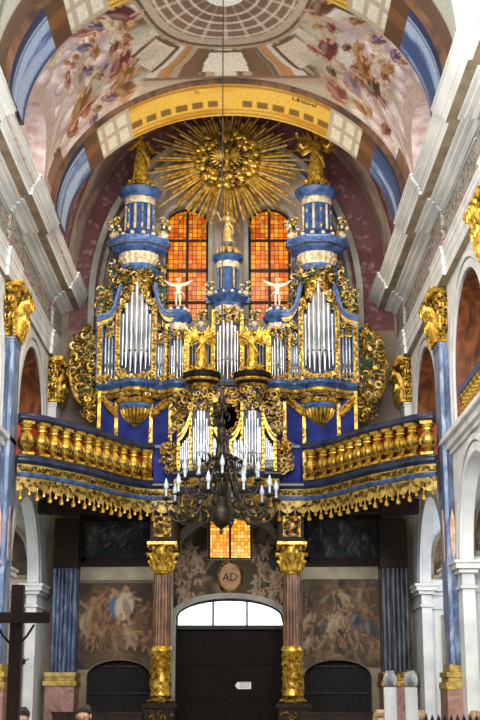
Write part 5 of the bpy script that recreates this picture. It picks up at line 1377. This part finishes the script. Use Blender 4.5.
for sg,lb in ((-1,'white cherub with open arms on the small turret before the left amber window'),(1,'white cherub with open arms on the small turret before the right amber window')):
    put('cherub',ch1,0,306,38.15,lb,'cherub','cherubs on the organ',x=OX+sg*HX(50),z=Z(306.5),rotz=sg*.2,scale=(sg*-1*1.0,1,1))
ch2=statue_mesh('cherub',.75,[((-.2,-.06,.76),(-.3,-.12,.9)),((.22,-.02,.68),(.3,-.1,.62))],('gold_pale','gold_pale'),robe=False,child=True,seed=7)
for sg,lb in ((-1,'small gilded cherub seated high on the outer left shoulder of the organ'),(1,'small gilded cherub standing on the outer right shoulder of the organ')):
    put('cherub',ch2,0,318,38.2,lb.replace('seated high','standing'),'cherub','cherubs on the organ',x=OX+sg*HX(124),z=Z(318)+.0,rotz=sg*.3)
ang=statue_mesh('gilded_angel',1.12,[((-.22,-.05,.8),(-.36,-.12,.86)),((.22,-.06,.68),(.3,-.16,.6))],('gold','gold'),wings=.85,seed=8)
for sg,lb in ((-1,'golden winged angel on the left turret of the choir organ'),(1,'golden winged angel on the right turret of the choir organ')):
    o=put('gilded_angel',ang,0,368,35.65,lb,'angel','golden angels on the choir organ',x=RX+sg*HR(25.5),z=Zr(367.6),rotz=-sg*.15,scale=(sg,1,1))
# flower vases
def vase_mesh(h,seed):
    rd=random.Random(seed); m=MB().mat('ivory'); m.lathe([(.1,0),(.12,.03),(.05,.07),(.06,.12),(.16,.2),(.2,.28),(.12,.34),(.15,.37)],n=14)
    m.mat('gold_pale'); 
    for sg in (-1,1): scroll(m,(sg*.19,0,.26),.1,PI/2,-sg,.22,8)
    for i in range(20):
        x,z=rd.uniform(-.24,.24),rd.uniform(.42,.9); m.mat('leaf'); leafb(m,(x*.8,rd.uniform(-.1,.1),z),.14,rd.uniform(0,6.3)); m.mat(['ivory','gold_pale','gold'][i%3]); m.ball((x,rd.uniform(-.18,.1),z),.07,None,None,8,5)
    m.mat('leaf'); m.lathe([(.05,.3),(.09,.55),(.02,.8)],n=8)
    b=h/.95; m.v=[(x*b,y*b,z*b) for x,y,z in m.v]; return m.mesh('flower_vase')
vm=vase_mesh(.88,1); vs_=vase_mesh(.62,2); vt=vase_mesh(.55,3)
for sg,s in ((-1,'left'),(1,'right')):
    for dd,w in ((-1,'left'),(1,'right')):
        put('flower_vase',vm,0,0,38.2,'gilded vase of carved flowers on the cornice, %s side of the %s organ tower'%(w,s),'vase','carved flower vases on the organ',x=OX+sg*HX(91)+dd*HX(25),z=Z(241),rotz=dd)
    # little bracket blocks so that the vases stand on the corner of the cornice
    put('flower_vase',vs_,0,0,38.2,'vase of carved flowers on the flat cornice just %s of the centre organ tower'%s,'vase','carved flower vases on the organ',x=OX+sg*HX(27),z=Z(327.5))
    put('flower_vase',vt,0,0,38.1,'small carved vase on the shoulder of the centre turret, %s side'%s,'vase','carved flower vases on the organ',x=OX+sg*HX(18),z=Z(297))
for X_,w_,h_,zt_ in [(t_+dd*HX(25),.18,.16,241) for t_ in (TLx,TRx) for dd in (-1,1)]+[(OX+dd*HX(18),.12,.1,297) for dd in (-1,1)]:
    m=MB().mat('blue'); m.box(X_-w_,X_+w_,38.2-w_,38.2+w_,Z(zt_+5),Z(zt_)-.002); m.mat('blue_hi'); m.box(X_-w_-.04,X_+w_+.04,38.16-w_,38.24+w_,Z(zt_+2.4),Z(zt_+.8)); m.build('cornice_corner',parent=org)
# ================================================================== CHANDELIER
CD=22.0
def Zc(py): return az(py,CD)
cx0=ax(221.5,460,CD)
root=empty('chandelier',(cx0,CD,Zc(532)),'dark bronze many-armed chandelier with pale candle bulbs hanging before the organ gallery','chandelier')
m=MB().mat('brassdark'); c=(cx0,CD,0)
m.lathe([(.0,Zc(535)),(.04,Zc(532)),(.02,Zc(529)),(.1,Zc(526)),(.17,Zc(520)),(.19,Zc(514)),(.16,Zc(507)),(.08,Zc(502)),(.06,Zc(497)),(.11,Zc(492)),(.12,Zc(486)),(.06,Zc(480)),(.05,Zc(470)),(.1,Zc(465)),(.11,Zc(459)),(.05,Zc(453)),(.04,Zc(440)),(.08,Zc(436)),(.08,Zc(430)),(.03,Zc(424)),(.03,Zc(405)),(.07,Zc(400)),(.03,Zc(394)),(.012,Zc(386))],c,22)
m.build('stem',parent=root)
m=MB().mat('brassdark')
for i in range(26):
    a=rd.uniform(0,6.28); z=rd.uniform(Zc(436),Zc(385)); scroll(m,(cx0+.14*cos(a),CD+.14*sin(a),z),.09,rd.uniform(0,6),rd.choice((-1,1)),.18,9,ux=(cos(a),sin(a),0))
m.build('scroll_cluster',parent=root)
for sg in (-1,1):
    m=MB().mat('gold_dark')
    for k in range(6): a=1.2-.3*k; m.tube([(cx0+sg*t*.26*cos(a),CD,Zc(400)+t*.22*sin(a)) for t in (0,.5,1)],[.015,.03,.006],5,.5)
    m.build('eagle_wing',parent=root)
def candle(arm,x,y,z,s=1.0):
    b=MB().mat('brassdark'); b.lathe([(.0,-.03),(.03,-.02),(.075*s,.0),(.085*s,.015),(.03,.02),(.03,.05)],(x,y,z),12)
    b.build('drip_pan',parent=arm)
    b=MB().mat('bulb'); b.lathe([(.02,.05),(.02,.16*s)],(x,y,z),8); b.lathe([(.018,.16*s),(.036,.19*s),(.044,.225*s),(.034,.28*s),(.006,.36*s)],(x,y,z),10); b.build('candle_bulb',parent=arm)
tiers=[(10,.95,482,523,500,.1),(10,.66,462,497,482,.35),(6,.36,446,470,462,.2)]
for n_,rad_,pr0,pr1,pend,off in tiers:
    for i in range(n_):
        a=off+2*PI*i/n_; ca,sa=cos(a),sin(a)
        pts=[(.05,Zc(pr0)),(rad_*.25,Zc(pr0-5)),(rad_*.42,Zc((pr0+pr1)/2)),(rad_*.6,Zc(pr1-3)),(rad_*.8,Zc(pr1)),(rad_*.97,Zc((pr1+pend)/2+3)),(rad_,Zc(pend))]
        P=smooth(pts,2); m=MB().mat('brassdark'); m.tube([(cx0+r*ca,CD+r*sa,z) for r,z in P],.018,6)
        scroll(m,(cx0+rad_*.55*ca,CD+rad_*.55*sa,Zc((pr0+pr1)/2)),.11*rad_/.9,PI,1,.14,10,ux=(ca,sa,0)); scroll(m,(cx0+rad_*.78*ca,CD+rad_*.78*sa,Zc((pr1+pend)/2)),.09*rad_/.9,0,-1,.14,10,ux=(ca,sa,0))
        for q in range(7): leafb(m,(cx0+rad_*(.2+.1*q)*ca,CD+rad_*(.2+.1*q)*sa,P[min(len(P)-1,3+q*3)][1]+.02),.075,rd.uniform(0,6.28))
        leafb(m,(cx0+rad_*.3*ca,CD+rad_*.3*sa,Zc(pr0-4)),.09,PI/2)
        arm=m.build('arm',parent=root); candle(arm,cx0+rad_*ca,CD+rad_*sa,Zc(pend),1.0)
zt=17.9
m=MB().mat('iron'); m.tube([(cx0,CD,Zc(387)),(cx0,CD,17.75)],.011,6); m.build('suspension_cable',parent=root)
# ================================================================== FOREGROUND
# wooden cross
X0,_=at(16,640,12.0)
root=empty('wooden_cross',(X0,12.0,0),'tall dark wooden cross with diagonal braces at the left edge','cross')
m=MB().mat('brown_dark'); m.box(X0-.055,X0+.055,11.96,12.06,.1,az(585,12)); m.build('post',parent=root)
m=MB().mat('brown_dark'); zc=az(618,12); m.box(X0-.31,X0+.31,11.93,11.99,zc-.048,zc+.048); m.build('crossbar',parent=root)
m=MB().mat('brown_dark')
for sg in (-1,1): m.tube([(X0+sg*.05,11.95,az(643,12)),(X0+sg*.11,11.94,az(636,12)),(X0+sg*.17,11.94,az(625,12))],.011,6)
m.build('brace',parent=root)
m=MB().mat('brown_dark'); m.box(X0-.3,X0+.3,11.7,12.3,0,.1); m.box(X0-.2,X0+.2,11.8,12.2,.1,.2); m.build('foot',parent=root)
# wall sconce seen beyond the cross
wx,wz=-5.55,az(665,33.2)
m=MB().mat('brassdark'); m.tube([(-5.7,33.2,wz-.1),(-5.35,33.2,wz-.15),(-5.2,33.2,wz)],.03); m.ball((-5.2,33.2,wz+.05),.09,None,.05,8,5)
for k in range(5): a=2*PI*k/5; m.tube([(-5.2,33.2,wz+.05),(-5.2+.18*cos(a),33.2+.1*sin(a),wz+.16)],[.03,.01],5)
m.build('wall_sconce',label='small dark metal sconce on the left pier behind the cross',cat='sconce')
# two altar candles with glass lamps
for px,w in ((390.5,'left'),(411.5,'right')):
    x,_=at(px,700,11.0); root=empty('altar_candle',(x,11.0,0),'tall white altar candle with glass lamp, %s of the pair at lower right'%w,'candle','altar candles')
    m=MB().mat('wax'); zt=az(688,11); m.lathe([(.052,.75),(.052,zt),(.046,zt+.005)],(x,11,0),24); m.build('candle',parent=root)
    m=MB().mat('glass'); m.lathe([(.035,zt),(.05,zt+.02),(.062,zt+.06),(.05,zt+.1),(.034,zt+.125),(.037,zt+.14),(.03,zt+.14),(.027,zt+.12),(.045,zt+.09),(.054,zt+.06),(.042,zt+.02),(.0,zt+.012)],(x,11,0),24); gl=m.build('glass_lamp',parent=root)
    m=MB().mat('gold_pale'); m.lathe([(.03,zt+.014),(.03,zt+.05),(.01,zt+.06),(.006,zt+.09)],(x,11,0),12); m.build('burner',parent=root)
    m=MB().mat('gold_dark'); m.lathe([(.16,0),(.17,.03),(.08,.07),(.03,.12),(.035,.3),(.06,.36),(.03,.42),(.028,.65),(.07,.7),(.075,.75),(.0,.752)],(x,11,0),24); m.build('candlestick',parent=root)
# people in the pews: heads just show at the lower edge
def person(px,pytop,D,label,hair,cloth,yaw=0,long=False,facecam=True):
    x,zt=at(px,pytop,D); s=1.0
    root=empty('person',(x,D,0),label,'person','people seated below')
    # seated: bench .45, body skin mesh; local coords facing -Y
    k=zt-1.27   # adjust seated height
    hz=zt-.115
    V=[Vector(v) for v in [(0,.1,.52),(0,.1,.72),(0,.08,.92),(0,.06,1.0),(0,.03,hz-.13),(0,.02,hz-.06)]]
    V=[Vector((0,.1,.52)),Vector((0,.1,.74)),Vector((0,.07,hz-.32)),Vector((0,.05,hz-.2)),Vector((0,.03,hz-.12)),Vector((0,.0,hz-.05)),Vector((0,-.005,hz+.02)),Vector((0,.005,hz+.06))]
    Rr=[(.17,.13),(.14,.11),(.18,.12),(.1,.08),(.055,.055),(.062,.075),(.075,.09),(.06,.075)]; E=[(i,i+1) for i in range(7)]
    for sg in (-1,1):
        b=len(V); V+=[Vector((sg*.1,.0,.52)),Vector((sg*.12,-.4,.53)),Vector((sg*.12,-.42,.1)),Vector((sg*.13,-.52,.04))]; Rr+=[.095,.07,.045,.035]; E+=[(0,b),(b,b+1),(b+1,b+2),(b+2,b+3)]
        b=len(V); V+=[Vector((sg*.2,.06,hz-.3)),Vector((sg*.25,-.02,hz-.58)),Vector((sg*.1,-.25,.68))]; Rr+=[.06,.045,.03]; E+=[(2,b),(b,b+1),(b+1,b+2)]; hand(V,E,Rr,b+2,Vector((-sg*.3,-1,-.2)),-sg,1.65)
    vs,fs=skin_mesh(V,E,Rr,2); Mx=Matrix.Translation((x,D,0))@Matrix.Rotation(yaw,4,'Z')
    m=MB().mat('skin'); m.X=Mx; m.add(vs,fs)
    m.ball((0,-.1,hz-.012),.013,.02,.024,8,6); m.ball((0,-.088,hz-.06),.026,.01,.008,8,5); m.ball((0,-.08,hz-.095),.025,.02,.016,8,5)
    for sg in (-1,1):
        m.ball((sg*.078,.0,hz),.012,.022,.03,8,6); m.mat('wax'); m.ball((sg*.031,-.083,hz+.012),.013,.008,.008,8,5); m.mat('slot'); m.ball((sg*.031,-.09,hz+.012),.006,.004,.006,6,4); m.mat('skin')
    body=m.build('body',parent=root)
    h=MB().mat(hair); h.X=Mx; h.ball((0,.03,hz+.045),.08,.092,.078,18,12)
    for i in range(80):
        a=rd.uniform(-.25,PI+.25); r_=.068; z0=hz; Lh=(.2 if long else .05)
        h.tube([(r_*.6*cos(a),.02+r_*.6*sin(a),hz+.12),(r_*1.0*cos(a),.025+r_*1.1*sin(a),hz+.07),(r_*1.06*cos(a),.025+r_*1.12*sin(a),hz+.06-Lh)],[.012,.017,.01],5)
    for i in range(16):
        a=-PI*(.15+.7*i/15); h.tube([(.04*cos(a),.0,hz+.125),(.07*cos(a),.01+.085*sin(a),hz+.085),(.08*cos(a),.005+.088*sin(a),hz+.055)],[.01,.012,.004],5)
    h.build('hair',parent=root)
    c=MB().mat(cloth); c.X=Mx; n=24; vv=[];ff=[]; prof=[(.19,.15,.5),(.17,.14,.7),(.2,.14,hz-.42),(.235,.13,hz-.3),(.2,.12,hz-.235),(.1,.09,hz-.19),(.072,.07,hz-.165)]
    for j,(rx_,ry_,z) in enumerate(prof):
        for i in range(n): a=2*PI*i/n; vv.append((rx_*cos(a),.075+ry_*sin(a)+(-.02 if j>4 else 0),z))
    for j in range(len(prof)-1):
        for i in range(n): ff.append((j*n+i,j*n+(i+1)%n,(j+1)*n+(i+1)%n,(j+1)*n+i))
    c.add(vv,ff)
    for sg in (-1,1):
        c.tube([(sg*.19,.06,hz-.28),(sg*.225,.03,hz-.42),(sg*.255,-.02,hz-.58),(sg*.17,-.15,.72)],[.075,.072,.062,.05],10)
        c.tube([(sg*.1,.05,.53),(sg*.12,-.38,.55),(sg*.125,-.42,.45),(sg*.12,-.42,.12)],[.12,.09,.08,.06],10)
    c.build('clothing',parent=root); return root
person(22,708.5,14.0,'dark-haired person at the foot of the wooden cross, lower left','hair_dark','cloth_a',.1)
person(84,706,15.0,'dark-haired person in front of the left pew, facing the camera','hair_dark','cloth_b',-.1)
person(381,711,15.0,'fair-haired person left of the two white altar candles','hair_fair','cloth_c',.2,True)
person(420,711.5,15.6,'fair-haired person just right of the two white altar candles','hair_fair','cloth_a',PI,True)
person(475,712,15.0,'fair-haired person at the lower right corner','hair_fair','cloth_b',PI-.2,True)
# pews
def pew(x0,x1,y,top,label,back=1):
    root=empty('pew',((x0+x1)/2,y,0),label,'pew','wooden pews')
    m=MB().mat('brown_dark'); m.box(x0,x1,y+.42,y+.47,.2,top-.04); m.build('backrest',parent=root)
    m=MB().mat('brown_dark'); m.box(x0-.03,x1+.03,y+.39,y+.5,top-.05,top); m.build('top_rail',parent=root)
    m=MB().mat('brown_dark'); m.box(x0,x1,y-.05,y+.42,.4,.45); m.build('seat',parent=root)
    for x in (x0,x1-.05):
        m=MB().mat('brown_dark'); m.box(x-.01,x+.06,y-.08,y+.5,0,.62); m.build('end_panel',parent=root)
for px0,px1,D,top,lb in ((52,141,30.0,az(711.5,30.4),'dark wooden pew below the left archway'),(302,372,30.0,az(712,30.4),'dark wooden pew below the right archway')):
    pew(ax(px0,715,D),ax(px1,715,D),D-.4,top,lb)
pew(-4.3,-1.3,14.85,1.0,'near pew on the left where two people sit'); pew(.9,3.9,14.85,1.0,'near pew on the right where the fair-haired people sit')
# iron communion railing at lower right
fx0,fx1=ax(424,716,13.0),ax(500,716,13.0)
root=empty('iron_railing',((fx0+fx1)/2,13,0),'low dark iron railing with pointed spikes at the lower right edge','railing')
m=MB().mat('iron'); m.box(fx0,fx1,12.98,13.02,1.18,1.21); m.box(fx0,fx1,12.98,13.02,.15,.18); m.build('rail',parent=root)
sp=MB().mat('iron'); sp.lathe([(.009,0),(.009,1.24),(.02,1.27),(.026,1.3),(.0,1.375)],n=8); SPK=sp.mesh('spike')
for i in range(12): inst('spike',SPK,(fx0+(fx1-fx0)*(i+.3)/12,13,0),root)
# lettering on the yellow arch
tx_,tz_=at(304,104,32.4)
for px,py,s,nm,an in ((304,104,'LEGHI','arch_lettering',-.32),(197,94.5,'III','arch_lettering',.12)):
    X=ax(px,py,32.45); zz=14+3.62*math.sqrt(1-(X/4.62)**2)-.01
    text(nm,s,.27 if len(s)>3 else .2,(X,32.42,zz-.012),'brown_dark',None,rot=(PI,math.atan2(3.62*X/4.62**2,math.sqrt(1-(X/4.62)**2)),0),ext=.002,kind='structure')
# ================================================================== LIGHT
w=bpy.data.worlds.new('world'); scene.world=w; w.use_nodes=True
w.node_tree.nodes['Background'].inputs[0].default_value=L4('#cfd9e6'); w.node_tree.nodes['Background'].inputs[1].default_value=.9
def area(loc,target,sx,sy,e,col='#ffffff',spread=PI):
    l=bpy.data.lights.new('area_light','AREA'); l.shape='RECTANGLE'; l.size=sx; l.size_y=sy; l.energy=e; l.color=lin(col); l.spread=spread
    o=bpy.data.objects.new('area_light',l); COL.objects.link(o); o.location=loc
    o.rotation_euler=(Vector(target)-Vector(loc)).to_track_quat('-Z','Y').to_euler(); return o
# unseen fill lamps added in the nave, standing in for window daylight
area((0,9,12.5),(0,38,10),8,5,2500,'#fff4e2')
area((-5.2,16,15.5),(3,36,12),3,2,900,'#dfeaff')
area((5.2,16,15.5),(-3,36,12),3,2,900,'#dfeaff')
for sg in (-1,1):
    area((sg*5.9,29.4,14.95),(sg*-2,30.5,14.0),2.2,1.1,260,'#e6efff')
    area((sg*5.9,21.8,14.95),(sg*-2,23,14.0),2.2,1.1,200,'#e6efff')
    for yc in (21.75,28.75,35.85):
        area((sg*9.1,yc,5.6),(sg*5,yc,4.5),2,2,70 if sg>0 else 40,'#e4eeff')
        area((sg*9.1,yc,9.4),(sg*5,yc,9.4),2,1.5,45,'#ffe8cc')
area((0,31,17.2),(0,36,6),3,1,200,'#fff0d8')
area((0,15,3.5),(0,34,13.5),6,4,380,'#fff1dd')  # unseen fill added low in the nave to lift cornice undersides
area((0,33.2,13.5),(0,39.5,19),4,1.2,150,'#fff0dc')  # unseen lamp added to brighten the upper rear wall
for sg in (-1,1): area((sg*3.5,14,10),(-sg*5.4,31,11.5),2.5,5,480,'#eaf1ff')  # unseen side fills added to whiten the opposite walls
area((.5,3,6),(.5,14,1),3,2,90,'#fff4e6')  # unseen front fill added near the camera for the foreground
for sg in (-1,1): area((sg*7.6,34.6,5.6),(sg*6.6,38.5,4.0),1.6,2,60 if sg>0 else 22,'#eef3ff')  # unseen lamps added inside the chapels to brighten the cross walls
scene.view_settings.view_transform='Standard'; scene.view_settings.exposure=.2
